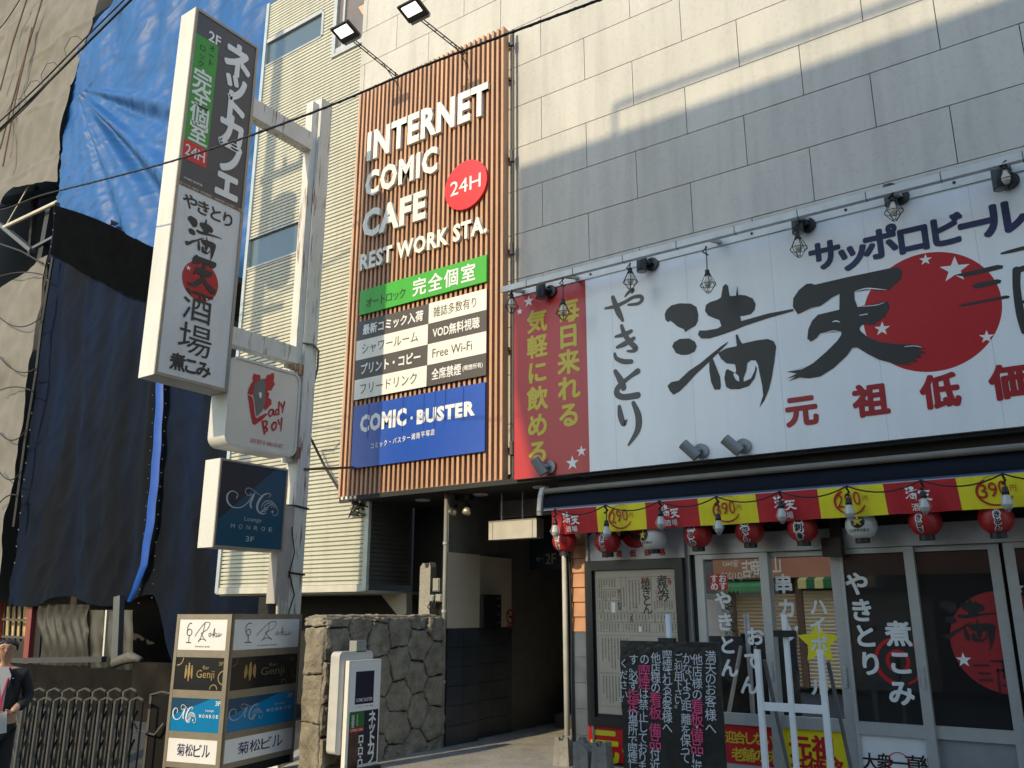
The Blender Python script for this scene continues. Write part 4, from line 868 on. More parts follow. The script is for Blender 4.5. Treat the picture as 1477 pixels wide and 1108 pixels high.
# paper lanterns
M_lr = mat("lantern_red", (.36, .012, .014), .38, 0, .08, 3); M_lw = mat("lantern_white", (.62, .62, .60), .45, 0, .05)
RL, HL = .135, .125
class Ball(Plane):
    def P(s, a, b, off=0):
        ph = b / HL * .95; ph = max(-1.4, min(1.4, ph)); th = a / RL; r = (RL + off) * math.cos(ph) ** .9
        return Vector((r * math.sin(th), -r * math.cos(th), (HL + off) * math.sin(ph)))
def lantern(px, pyb, s, label, white=False, turn=0.0):
    p = atY(px, pyb, 8.03); loc = (p.x, 8.03, p.z + HL + .035)
    t = thing("paper_lantern", label, "lantern", loc, "paper lanterns behind the price banner", world=False); n = 21
    prof = []
    for i in range(n * 3 + 1):
        ph = -1.25 + 2.5 * i / (n * 3); r = RL * math.cos(ph) ** .9 + .0022 * math.cos(i * 2 * math.pi / 3); prof.append((r, HL * math.sin(ph)))
    MB().lathe(prof, n=36).build("shade", M_lw if white else M_lr, t, True)
    MB().lathe([(0, -.155), (.062, -.155), (.062, -.115), (.045, -.112)], n=24).lathe([(.045, .112), (.062, .115), (.062, .15), (0, .15)], n=24).build("cap", M_black, t)
    MB().tube([(0, 0, .15), (0, 0, .30)], .004, 6).build("hook", M_black, t)
    bp = Ball((0, 0, 0), (1, 0, 0)); q = MB()
    if white:
        [ring(q, bp, turn, .025, .004 + .0075 * k, .009, .003 + .0003 * k, n=40) for k in range(8)]; q.build("emblem", M_ink, t); q = MB(); star(q, bp, turn, .025, .05, .016); q.build("gold_star", mat("gold_print", (.55, .40, .05), .4), t)
        q = MB(); run(q, bp, "SAPPORO", (turn - .085, -.058), (turn + .085, -.058), .028, .002, .03, .8, False); q.build("lettering", M_ink, t)
    else:
        k = len(s); z0, z1 = .085, -.085; sz = .062 if k > 3 else .08
        w_ = MB(); run(w_, bp, s, (turn, z0), (turn, z1), sz * 1.15, .0022, .085, 1.0, False); w_.build("lettering_outline", M_pw, t)
        run(q, bp, s, (turn, z0), (turn, z1), sz, .0042, .03, .95, False); q.build("lettering", M_ink, t)
for a in ((815, 802, "やきとり", "leftmost red lantern, lettered yakitori, its left rim catching sun", False, -.02), (877, 804, "やきとん", "red lantern lettered yakiton, second from the passage"), (944, 799, "", "white beer lantern with gold star before the white menu sign", True, -.06),
          (1008, 796, "煮こみ", "red lantern lettered nikomi, right of the left white lantern", False, -.02), (1083, 791, "おでん", "red lantern lettered oden at the first door stile"), (1160, 788, "お刺身", "red lantern lettered sashimi, left of the dark wooden hook block"),
          (1245, 784, "", "white beer lantern with gold star above the dark third door", True, .0), (1338, 780, "やきとり", "red lantern lettered yakitori at the right-hand doors", False, -.03), (1441, 777, "やきとん", "red lantern lettered yakiton at the right-hand double stile", False, .02)):
    lantern(*a)

# ================================================================== SHOP FRONT
DY = 8.30; cd = YP(DY)
def X(x, y): return cd.loc(x, y)[0]
def Z(x, y): return cd.loc(x, y)[1]
zh0, zh1 = Z(1207, 792), Z(1300, 757); zg = Z(1236, 1040); zr_ = Z(1236, 1058)
xj0, xj1 = X(986, 850), X(1008, 850)
hd = thing("door_header", "grey aluminium header and left jamb around the sliding doors", "door frame", (-2.5, DY, 2.1))
MB().box((xj0, DY - .03, zh0), (XR, DY + .09, zh1)).build("header", M_aludoor, hd)
MB().box((xj0, DY - .031, .03), (xj0 + (xj1 - xj0) * .55, DY + .09, zh0 - .001)).build("jamb", M_aludoor, hd)
MB().box((xj0 + (xj1 - xj0) * .55, DY + .02, .03), (xj1 - .03, DY + .09, zh0 - .001)).build("jamb_channel", M_joint, hd)
MB().box((xj0, DY - .05, -.02), (XR, DY + .1, .03)).build("sill", M_alu, hd)
tr = MB(); tr.box((xj0, DY + .03, zh1), (XR, DY + .05, 2.93)); tr.build("transom", mirror_glass("transom_glass", (.01, .01, .012), .0), hd)
q = MB()
for x in (1095, 1205, 1310, 1440): q.box((X(x, 790) - .02, DY - .0, zh1 + .001), (X(x, 790) + .02, DY + .028, 2.93))
q.build("transom_bar", M_soft, hd)
M_mir = mirror_glass("mirror_film_glass", (.02, .02, .02), .92); M_dg = mirror_glass("dark_shop_glass", (.006, .006, .007), .02)
def door(xa, xb, name_label, glass, dy=0.0, low=None, handle=None, stl=None):
    stl = stl or ST
    t = thing("sliding_door", name_label, "door", ((xa + xb) / 2, DY + dy, .03)); y0, y1 = DY - .02 + dy, DY + .018 + dy
    q = MB(); q.box((xa, y0, .035), (xa + stl, y1, zh0 - .005)); q.box((xb - ST, y0, .035), (xb, y1, zh0 - .005)); q.build("stile", M_aludoor, t)
    q = MB(); q.box((xa + stl, y0 + .002, zh0 - .05), (xb - ST, y1, zh0 - .006)); q.box((xa + stl, y0 + .002, zr_), (xb - ST, y1, zg)); q.box((xa + stl, y0 + .002, .036), (xb - ST, y1, .12)); q.build("rail", M_aludoor, t)
    g = MB().box((xa + stl, DY + .004 + dy, zg), (xb - ST, DY + .010 + dy, zh0 - .05)).build("glass", glass, t)
    l = MB().box((xa + stl, DY + .004 + dy, .12), (xb - ST, DY + .010 + dy, zr_)).build("lower_panel", low or mat("door_grey", (.24, .25, .26), .45, .1), t)
    if handle is not None:
        hz = Z(*handle); hx = xb - ST / 2 if X(*handle) > (xa + xb) / 2 else xa + ST / 2
        MB().box((hx - .016, y0 - .008, hz - .09), (hx + .016, y0 - .0005, hz + .09)).lathe([(0, 0)], n=3).build("handle", M_alu, t)
        MB().box((hx - .007, y0 - .018, hz - .07), (hx + .012, y0 - .0085, hz - .0)).build("lock", M_trim, t)
    return t, g, l, (xa + stl, xb - ST)
ST = X(1107, 800) - X(1095, 800)
x1, x2, x3, x4, x5 = X(1003, 800), X(1107, 800), X(1208, 800), X(1318, 800), X(1441, 800)
d1 = door(x1, x2, "first sliding door with mirror glass and red sticker, next to the menu board", M_mir, 0, M_red, (1113, 968))
d2 = door(x2 - ST, x3, "second sliding door with mirror glass and a yellow star", M_mir, .045, mat("poster_yellow", "e0cf17", .4, 0, .04), (1218, 978))
d3 = door(X(1210, 800), x4, "third sliding door with dark glass lettered yakitori and a red spiral", M_dg, 0, M_face, (1336, 978), .03)
d4 = door(x4 - ST, x5, "fourth sliding door with dark glass and left half of a red disc", M_dg, .045, None, None)
d5 = door(x5 + .035, x5 + .95, "rightmost sliding door cut by the photo edge, red film on dark glass", M_dg, 0, None, None)
door(x5 + .955, x5 + 1.9, "farthest right sliding door beyond the photo edge with plain dark glass", M_dg, .045)
M_film = mat("film_white", (.66, .68, .68), .5)
def gp_(d): return Plane((0, DY + .004 + d, 0), (1, 0, 0))
g1, g2, g3, g4 = gp_(0), gp_(.045), gp_(0), gp_(.045)
def per(q, pl, s, pts, size, off=.0015, bold=.03):
    for ch, p in zip(s, pts): run(q, pl, ch, p, p, size, off, bold)
    return q
q = MB(); a, b = g1.loc(1024, 852); a2, b2 = g1.loc(1049, 828); rect(q, g1, a, b, a2, b2, .0012); st = q.build("red_sticker", M_red, d1[1])
q = MB(); run(q, g1, "おす", (a + (a2 - a) * .73, b + (b2 - b) * .74), (a + (a2 - a) * .73, b + (b2 - b) * .27), .085, .003, .02, 1, False); run(q, g1, "すめ", (a + (a2 - a) * .27, b + (b2 - b) * .74), (a + (a2 - a) * .27, b + (b2 - b) * .27), .085, .003, .02, 1, False); q.build("lettering", M_pw, st)
q = MB(); per(q, g1, "やきとん", ((1043, 866), (1046, 897), (1049, 930), (1052, 963)), .185); per(q, g1, "おでん", ((1089, 918), (1086, 953), (1080, 988)), .18); q.build("white_lettering", M_film, d1[1])
A = g2.loc(1181, 927); q = MB(); star(q, g2, A[0], A[1], .20, .0012, 0, .5); q.build("yellow_star", M_yel, d2[1])
q = MB(); per(q, g2, "串カツ", ((1130, 842), (1135, 877), (1140, 913)), .185, .003); per(q, g2, "ハイボ|ル", ((1181, 875), (1180, 902), (1182, 930), (1183, 960), (1182, 991)), .165, .003); q.build("white_lettering", M_film, d2[1])
q = MB(); per(q, g3, "やきとり", ((1236, 842), (1243, 880), (1248, 917), (1256, 957)), .215, .004); per(q, g3, "煮こみ", ((1296, 914), (1299, 955), (1300, 999)), .22, .004); q.build("white_lettering", M_film, d3[1])
A = g3.loc(1297, 954); q = MB(); ring(q, g3, A[0], A[1], .19, .018, .0012, -70, 250, None, 40, .035); ring(q, g3, A[0] - .01, A[1] + .0, .085, .03, .0014, -60, 300); q.build("red_spiral", M_red, d3[1])
A = g4.loc(1450, 926); R4 = A[0] - g4.loc(1371, 926)[0]
def clip_disc(pl, cx, cz, r, xa, xb, n=60):
    pts = [(cx + r * math.cos(2 * math.pi * i / n), cz + r * math.sin(2 * math.pi * i / n)) for i in range(n)]; pts = [(min(max(x, xa), xb), z) for x, z in pts]
    o = []
    for p in pts:
        if not o or (abs(p[0] - o[-1][0]) + abs(p[1] - o[-1][1])) > 1e-5: o.append(p)
    return o
M_fr = mat("film_red", (.28, .012, .016), .5)
q = MB(); q.poly(g4, clip_disc(g4, A[0], A[1], R4, d4[3][0], d4[3][1] - .002), .0012); f4 = q.build("red_disc", M_fr, d4[1])
q = MB(); q.poly(g3, clip_disc(g3, A[0], A[1], R4, d5[3][0] + .002, d5[3][1]), .0012); f5 = q.build("red_disc", M_fr, d5[1])
def xclip(polys, lim):
    return [[(min(x, lim), z) for x, z in p] for p in polys]
x0, y0, x1_, y1_ = bbox(MAN); sxm = 1.15 * R4 / (x1_ - x0); MM = [[(A[0] - R4 * 1.12 + (x - x0) * sxm, A[1] - R4 * .18 + (z - y0) * sxm * .95) for x, z in p] for p in MAN]
q = MB()
for i, p in enumerate(MM): 
    p = [(min(x, d4[3][1] - .003), z) for x, z in p]
    q.poly(g4, p, .003 + i * .0003)
q.build("brush_lettering", M_black, f4)
q = MB()
B_ = (A[0] - R4 * .62, A[1] - R4 * .62)
for pts in ([(0, .06, .018), (.11, .065, .018)], [(.03, 0, .018), (.11, .0, .018)], [(.03, -.055, .018), (.12, -.05, .018)], [(.13, .10, .018), (.30, .10, .018)], [(.17, .03, .02), (.165, -.15, .02)], [(.17, .03, .02), (.29, .03, .02)], [(.215, .10, .016), (.21, -.03, .016)], [(.26, .10, .016), (.265, -.02, .016)], [(.19, -.09, .016), (.29, -.09, .016)]):
    q.stroke(g4, [(B_[0] + a_, B_[1] + b_, w_) for a_, b_, w_ in pts], .0035)
q.build("dark_strokes", mat("film_dark", (.05, .008, .01), .5), f4)
S_ = g4.loc(1390, 952); star(MB(), g4, S_[0], S_[1], .062, .004).build("star", M_film, f4)
S_ = g3.loc(1468, 848); star(MB(), g3, S_[0], S_[1], .05, .004).build("star", M_film, f5)
q = MB(); run(q, g1, "迎合しない", (1054, 1063), (1108, 1067), .115, .0015, .018); run(q, g1, "老舗の味", (1064, 1088), (1112, 1091), .125, .0015, .018); q.build("gold_lettering", _m["print_gold"], d1[2])
q = MB()
for x, y in ((1039, 1047), (1118, 1103), (1121, 1089)): S_ = g1.loc(x, y); star(q, g1, S_[0], S_[1], .02, .0015)
q.build("star", M_pw, d1[2])
q = MB(); per(q, g2, "元祖", ((1154, 1077), (1188, 1079)), .21, .0015, .032); per(q, g2, "低価格", ((1154, 1106), (1179, 1107), (1206, 1109)), .16, .0015, .03); q.build("red_lettering", M_red, d2[2])
q = MB(); per(q, g3, "大衆一直線", ((1255, 1098), (1276, 1099), (1297, 1101), (1318, 1102), (1340, 1103)), .145, .0015, .02); q.build("black_lettering", M_ink, d3[2])
A2 = g3.loc(1297, 1101); q = MB(); ring(q, g3, A2[0], A2[1], .085, .007, .003); q.build("red_ring", M_red, d3[2])
wbk = thing("hook_block", "dark brown wooden block on a post between second and third doors", "wood block", (-1.8, 8.2, 2.1)); cw = YP(8.17)
a, b = cw.loc(1187, 803); a2, b2 = cw.loc(1209, 775); MB().slab(cw, a, b, a2 + .02, b2, -.10, .02).build("block", mat("dark_wood", (.035, .018, .012), .6, 0, .3, 12), wbk)
a, _ = cw.loc(1196, 780); MB().slab(cw, a, b + .06, a + .1, 2.93, -.11, -.04).build("post", _m["dark_wood"], wbk)

# menu board, the white sign over it and the red panel below
YM = 8.22; cm = YP(YM)
a0, a1 = cm.loc(847, 900)[0], cm.loc(990, 900)[0]; zt3 = cm.loc(848, 810)[1]; zb3 = cm.loc(848, 1046)[1]
mn = thing("menu_board", "black framed glass case holding a tan paper menu", "menu board", ((a0 + a1) / 2, YM, zb3))
q = MB(); q.slab(cm, a0, zb3, a1, zt3, -.08, .0); fw = .085
q.build("back", M_black, mn)
q = MB()
for r in ((a0, zb3, a0 + fw, zt3), (a1 - fw, zb3, a1, zt3), (a0 + fw, zb3, a1 - fw, zb3 + .09), (a0 + fw, zt3 - .10, a1 - fw, zt3)): q.slab(cm, r[0], r[1], r[2], r[3], .001, .035)
q.build("frame", mat("case_black", (.016, .016, .017), .35), mn)
p0, pz1 = cm.loc(858.5, 824); p1, _ = cm.loc(982, 821); pz0 = cm.loc(865, 1029)[1]
pap = MB().slab(cm, p0, pz0, p1, pz1, .001, .003).build("menu_paper", mat("tan_paper", (.47, .41, .32), .75, 0, .06, 4), mn)
PW, PH = p1 - p0, pz1 - pz0; U = lambda u, v: (p0 + PW * u, pz1 - PH * v)
ql, qk, qr = MB(), MB(), MB()
def box_(u0, v0, u1, v1):
    a, b = U(u0, v1); c2, d2_ = U(u1, v0); t = .0022
    for r in ((a, b, c2, b + t), (a, d2_ - t, c2, d2_), (a, b + t, a + t, d2_ - t), (c2 - t, b + t, c2, d2_ - t)): rect(ql, cm, *r, .0036)
def marks(q, u0, v0, u1, v1, n, off=.0036, seed=0):         # columns of small illegible print
    R_ = random.Random(seed); 
    for i in range(n):
        u = u1 - (u1 - u0) * (i + .5) / n; v = v0; ve = v0 + (v1 - v0) * R_.uniform(.6, 1)
        while v < ve:
            h = R_.uniform(.006, .010); wd = min((u1 - u0) / n * .55, .016); a, b = U(u - wd / 2, v + h); c2, d2_ = U(u + wd / 2, v)
            rect(q, cm, a, b, a + (c2 - a) * R_.uniform(.5, 1), b + (d2_ - b) * .45, off); rect(q, cm, a + (c2 - a) * .2, b + (d2_ - b) * .6, c2, d2_, off); v += h + .003
top = .50
for r in ((.02, .05, .93, .30), (.66, .05, .93, .30), (.37, .05, .66, .30), (.31, .05, .37, .30), (.02, .05, .31, .135), (.02, .138, .31, .215), (.02, .218, .31, .30), (.02, .304, .99, .365), (.02, .304, .44, .365), (.02, .369, .99, .435), (.02, .369, .32, .435), (.32, .369, .70, .435), (.02, .46, .40, .72), (.02, .725, .40, .95), (.42, .46, .99, .95)): box_(*r)
for i, r in enumerate(((.03, .06, .25, .125, 7), (.03, .148, .25, .21, 8), (.03, .228, .25, .29, 6), (.04, .312, .40, .36, 9), (.46, .312, .92, .36, 13), (.04, .377, .28, .43, 7), (.34, .377, .64, .43, 9), (.72, .377, .93, .43, 6), (.68, .22, .9, .29, 8), (.39, .07, .54, .29, 4), (.32, .12, .36, .29, 1), (.05, .48, .38, .70, 9), (.05, .74, .38, .93, 9))): marks(qk, *r, seed=i)
run(qk, cm, "煮込み", U(.79, .085), U(.80, .185), .13, .004, .02, 1, False); run(qk, cm, "焼きとん", U(.60, .10), U(.61, .275), .115, .004, .02, 1, False)
run(qk, cm, "串カツ", U(.285, .15), U(.285, .205), .05, .004, .01, 1, False); run(qk, cm, "刺身", U(.285, .24), U(.285, .27), .05, .004, .01, 1, False); run(qk, cm, "つまみ", U(.42, .318), U(.42, .352), .045, .004, .02, 1, False)
run(qr, cm, "名物", U(.87, .075), U(.87, .095), .045, .004, .02, 1, False); run(qr, cm, "炭焼", U(.62, .068), U(.57, .068), .045, .004, .02, 1, False); run(qr, cm, "四五〇", U(.73, .16), U(.73, .205), .05, .004, .0, 1, False); run(qr, cm, "二〇", U(.47, .25), U(.47, .28), .05, .004, .0, 1, False)
R_ = random.Random(4)
for i in range(46):
    a, b = U(.935 + R_.random() * .045, .055 + .235 * R_.random()); rect(qk, cm, a, b, a + .02 + .02 * R_.random(), b + .012 + .03 * R_.random(), .0036 + i * .00005)
a, b = U(.94, .30); rect(qr, cm, a, b, a + PW * .05, b + PH * .045, .0062)
ql.build("ruled_lines", mat("brown_ink", (.12, .08, .06), .7), pap); qk.build("dark_print", mat("menu_ink", (.07, .06, .05), .7), pap); qr.build("red_print", mat("menu_red", (.36, .06, .05), .7), pap)
q = MB()
for u0, v0, u1, v1 in ((.19, .228, .235, .30), (.50, .395, .53, .432)): a, b = U(u0, v1); c2, d2_ = U(u1, v0); q.slab(cm, a, b, c2, d2_, .0045, .006)
q.build("white_label", M_pw, pap)
ws = thing("menu_header_sign", "white sign with brush characters and red disc above the menu case, half behind lanterns", "sign", ((a0 + a1) / 2, YM, zt3))
z1_ = cm.loc(850, 745)[1]; wf = MB().slab(cm, a0, zt3 + .004, cm.loc(986, 785)[0], z1_, -.06, .0).build("board", mat("sign_white2", (.62, .63, .65), .35, 0, .04), ws)
q = MB(); h_ = z1_ - zt3; brushed(q, cm, MAN, a0 + .03, zt3 + h_ * .48, a0 + .34, z1_ - .02, .003); brushed(q, cm, TEN, a0 + .34, zt3 + h_ * .42, a0 + .70, z1_ - .03, .008)
run(q, cm, "場", cm.loc(966, 772), cm.loc(966, 772), .27, .006, .006); q.build("brush_lettering", M_inkg, wf)
A = cm.loc(917, 768); disc(MB(), cm, A[0], A[1] + .02, .185, .003).build("red_disc", M_red, wf)
q = MB(); run(q, cm, "元祖低価格", cm.loc(873, 800), cm.loc(955, 796), .075, .003, .04, 1, False); q.build("red_lettering", M_red, wf)
rp = thing("red_poster", "red panel with yellow characters below the menu case", "poster", ((a0 + a1) / 2, YM, 0))
rf = MB().slab(cm, a0 - .01, .03, a1, zb3 - .004, -.06, .004).build("board", mat("poster_red", "c8151c", .4, 0, .05), rp)
q = MB(); A = cm.loc(872, 1075); run(q, cm, "元祖", (A[0], A[1]), (A[0] + .38, A[1]), .34, .006, .035, 1, False); run(q, cm, "価格", (A[0], A[1] - .4), (A[0] + .38, A[1] - .4), .32, .006, .035, 1, False); q.build("lettering", M_yel, rf)

# concrete base blocks
def block(x, y, rz, lab, broken=False):
    t = thing("base_block", lab, "concrete block", (x, y, 0), "fence base blocks by the menu board", world=False)
    w2, d2_, h_ = .09, .09, .27; q = MB()
    if broken:
        q.prism(Plane((0, -d2_, 0), (1, 0, 0)), [(-w2, 0), (w2, 0), (w2, .17), (.04, .22), (-.02, .245), (-w2, .25)], -.18, 0); q.prism(Plane((0, -.02, 0), (1, 0, 0)), [(-.07, .24), (.0, .24), (-.02, h_ + .02), (-.07, h_ + .02)], -.06, 0)
    else:
        a, b = w2, w2 * .80
        q.add([(-a, -a, 0), (a, -a, 0), (a, a, 0), (-a, a, 0), (-b, -b, .235), (b, -b, .235), (b, b, .235), (-b, b, .235)], [(0, 3, 2, 1), (4, 5, 6, 7), (0, 1, 5, 4), (1, 2, 6, 5), (2, 3, 7, 6), (3, 0, 4, 7)])
        for sx in (-1, 1):
            for sy in (-1, 1): q.box((sx * b, sy * b, .2355), (sx * .025, sy * .025, h_))
    q.build("block", M_concrete, t); t.rotation_euler = (0, 0, rz); return t
B1 = atZ(822, 1101, 0)
block(B1.x, 7.98, .15, "left concrete base block with notched top by the passage corner")
block(B1.x + .30, 7.90, -.1, "middle concrete base block with a broken rounded face", True)
block(B1.x + .52, 7.84, .1, "right concrete base block standing against the red panel")

# chalk board with its stand
BYD = 7.25; ck = YP(BYD)
a0, zt4 = ck.loc(894, 924); a1, _ = ck.loc(1036, 927)
bb = thing("chalk_board", "black wrapped notice board with white and pink handwriting before the menu", "notice board", ((a0 + a1) / 2, BYD, 0))
q = MB(); n = 30; v = []
for j in range(n + 1):
    for i in range(n + 1):
        a = a0 + (a1 - a0) * i / n + (.006 * math.sin(j * .7) if i in (0, n) else 0); z = .12 + (zt4 - .12) * j / n
        v.append((a, BYD - .004 * abs(noise.noise(Vector((a * 9, z * 1.2, 3)))), z))
q.add(v, [(j * (n + 1) + i, j * (n + 1) + i + 1, (j + 1) * (n + 1) + i + 1, (j + 1) * (n + 1) + i) for j in range(n) for i in range(n)]); q.box((a0, BYD + .001, .12), (a1, BYD + .03, zt4))
mbk = mat("wrapped_black", (.022, .023, .022), .32, 0, .4, 3, .5, 14); bo = q.build("board", mbk, bb, True)
K = lambda x, y: (840 + x * .1625, 930 + y * .1625)
qw, qp = MB(), MB()
def chalk(s, x, ys_, pink="", dx=0, size=.10):
    for i, (ch, y) in enumerate(zip(s, ys_)):
        p = K(x + dx * y, y); big = 1.25 if i in pinkset(s, pink) else 1
        run(qp if i in pinkset(s, pink) else qw, ck, ch, p, p, size * big, .009, .004)
def pinkset(s, pink):
    o = set()
    for w_ in pink.split(","):
        if w_:
            k = s.find(w_); o |= set(range(k, k + len(w_)))
    return o
chalk("満天のお客様へ", 1142, (105, 210, 300, 395, 500, 620, 740), size=.105)
chalk("他店様の看板・備品に近", 1025, (130, 235, 340, 440, 545, 660, 730, 800, 905, 1010, 1085), "看板,備品", -.005)
chalk("かないよう距離を保って", 938, (122, 212, 287, 362, 442, 540, 660, 758, 850, 930, 1000), "", -.02)
chalk("ご利用下さい。", 857, (115, 198, 278, 350, 430, 492, 525), size=.085)
chalk("喫煙されるお客様へ", 757, (95, 178, 250, 312, 388, 462, 545, 642, 735))
chalk("他店様の看板備品付近", 657, (117, 212, 293, 380, 482, 600, 755, 865, 965, 1065), "看板備品", -.008)
chalk("の喫煙は禁止しておりま", 558, (128, 235, 335, 432, 530, 640, 730, 825, 915, 1000, 1080), "喫煙", -.02)
chalk("す。必ず指定の場所で喫煙し", 462, (130, 200, 275, 365, 455, 540, 608, 675, 755, 850, 920, 1000, 1070), "指定", -.012)
chalk("ください。", 372, (165, 265, 355, 440, 470), size=.085)
qw.build("white_chalk", mat("chalk_white", (.58, .62, .66), .8), bo); qp.build("pink_chalk", mat("chalk_pink", (.75, .08, .22), .8), bo)
q = MB(); xc = ck.loc(961, 905)[0]; q.tube([(xc, BYD + .05, .0), (xc, BYD + .05, ck.loc(961, 886)[1])], .026, 12); q.build("stand_tube", mat("tube_white", (.62, .63, .66), .4), bb, True)
MB().box((xc - .08, BYD - .012, zt4 - .01), (xc + .07, BYD + .05, zt4 + .03)).build("clip", M_black, bb)
q = MB()
for sx in (-.25, .25): q.bar((xc + sx * .3, BYD + .06, zt4 - .1), (xc + sx, BYD + .45, .0), .03)
q.bar((a0 + .05, BYD + .05, .12), (a1 - .05, BYD + .05, .12), .03); q.build("legs", M_alu, bb)
# bare aluminium sign stand
EY = 6.95; ce = YP(EY)
es = thing("aluminium_stand", "empty aluminium sign stand with three posts before the second door", "sign stand", (ce.loc(1140, 1000)[0], EY, 0))
xl_, zl = ce.loc(1092, 937); xm_, zm_ = ce.loc(1131, 886); xr_, zr2 = ce.loc(1183, 937); zc = ce.loc(1140, 1021)[1]
M_sil = mat("silver_tube", (.86, .87, .90), .35, .15, .05, 8)
for x, z, r in ((xl_, zl, .021), (xm_, zm_, .019), (xr_, zr2, .021)): MB().box((x - r, EY - r, 0), (x + r, EY + r, z)).build("post", M_sil, es)
MB().box((xl_ + .0212, EY - .015, zc - .03), (xm_ - .0192, EY + .015, zc + .03)).box((xm_ + .0192, EY - .015, zc - .03), (xr_ - .0212, EY + .015, zc + .03)).build("crossbar", M_sil, es)
q = MB()
for x in (xl_, xr_): q.bar((x + .04, EY + .04, zl - .08), (x + .04, EY + .55, .0), .024)
q.build("rear_leg", mat("dark_leg", (.16, .16, .165), .5, .3), es)
z = ce.loc(1131, 914)[1]; MB().box((xm_ - .085, EY - .045, z - .025), (xm_ + .085, EY + .0, z + .025)).build("clip", M_black, es)
MB().box((xl_ - .03, EY - .3, 0), (xl_ + .03, EY + .3, .04)).box((xr_ - .03, EY - .3, 0), (xr_ + .03, EY + .3, .04)).build("foot", M_sil, es)

# ================================================================== TENANT DIRECTORY, STAND SIGN
C = atD(335, 886, 8.5); aR = math.radians(12.7)
uR = Vector((-math.sin(aR), math.cos(aR), 0)); uL = Vector((math.cos(aR), math.sin(aR), 0))
PL = Plane((C.x, C.y, 0), uL); PR = Plane((C.x, C.y, 0), uR)
wl = -PL.loc(256, 887)[0]; wr = PR.loc(436, 887)[0]; zt5 = PR.loc(335, 886)[1]
ds = thing("tenant_directory", "bronze two-sided tenant directory with four rows of bar signs", "sign", (C.x, C.y, gz(C.x, C.y)))
M_brz = mat("bronze_frame", (.30, .26, .20), .42, .35, .1, 10)
rows = [(893.5, 938.5), (949, 996.5), (1008, 1056), (1066, 1100)]
R = [(PR.loc(335, y1)[1], PR.loc(335, y0)[1]) for y0, y1 in rows]
q = MB(); fb = .035
for pl, a0, a1 in ((PL, -wl, 0), (PR, 0, wr)):
    q.slab(pl, a0, gz(C.x, C.y), a0 + fb, zt5, -.05, 0); q.slab(pl, a1 - fb, gz(C.x, C.y), a1, zt5, -.05, .001)
    zz = [zt5] + [v for r in R for v in (r[1], r[0])] + [R[-1][0] - .05]
    for i in range(0, len(zz), 2): q.slab(pl, a0 + fb, zz[i + 1], a1 - fb, zz[i], -.045, -.002)
q.build("frame", M_brz, ds)
MB().add([PL.P(-wl, zt5, 0), PL.P(0, zt5, 0), PR.P(wr, zt5, 0), PL.P(-wl, zt5, 0) + uR * wr], [(0, 1, 2, 3)]).build("lid", M_brz, ds)
q = MB(); q.slab(PL, -wl + fb, gz(C.x, C.y), -fb, R[-1][0] - .05, -.06, -.02); q.slab(PR, fb, gz(C.x, C.y), wr - fb, R[-1][0] - .05, -.06, -.02); q.build("base_panel", M_dark, ds)
M_gold = mat("gold_print2", (.48, .34, .14), .35, .5, .2, 20); M_teal = mat("teal_bright", (.0, .19, .44), .35, 0, .05); M_ind = mat("indigo_ink", (.03, .03, .14), .5)
M_goldsh = mat("gold_shaded", (.16, .12, .07), .5)  # gold for the directory's shaded face, shade put into the colour
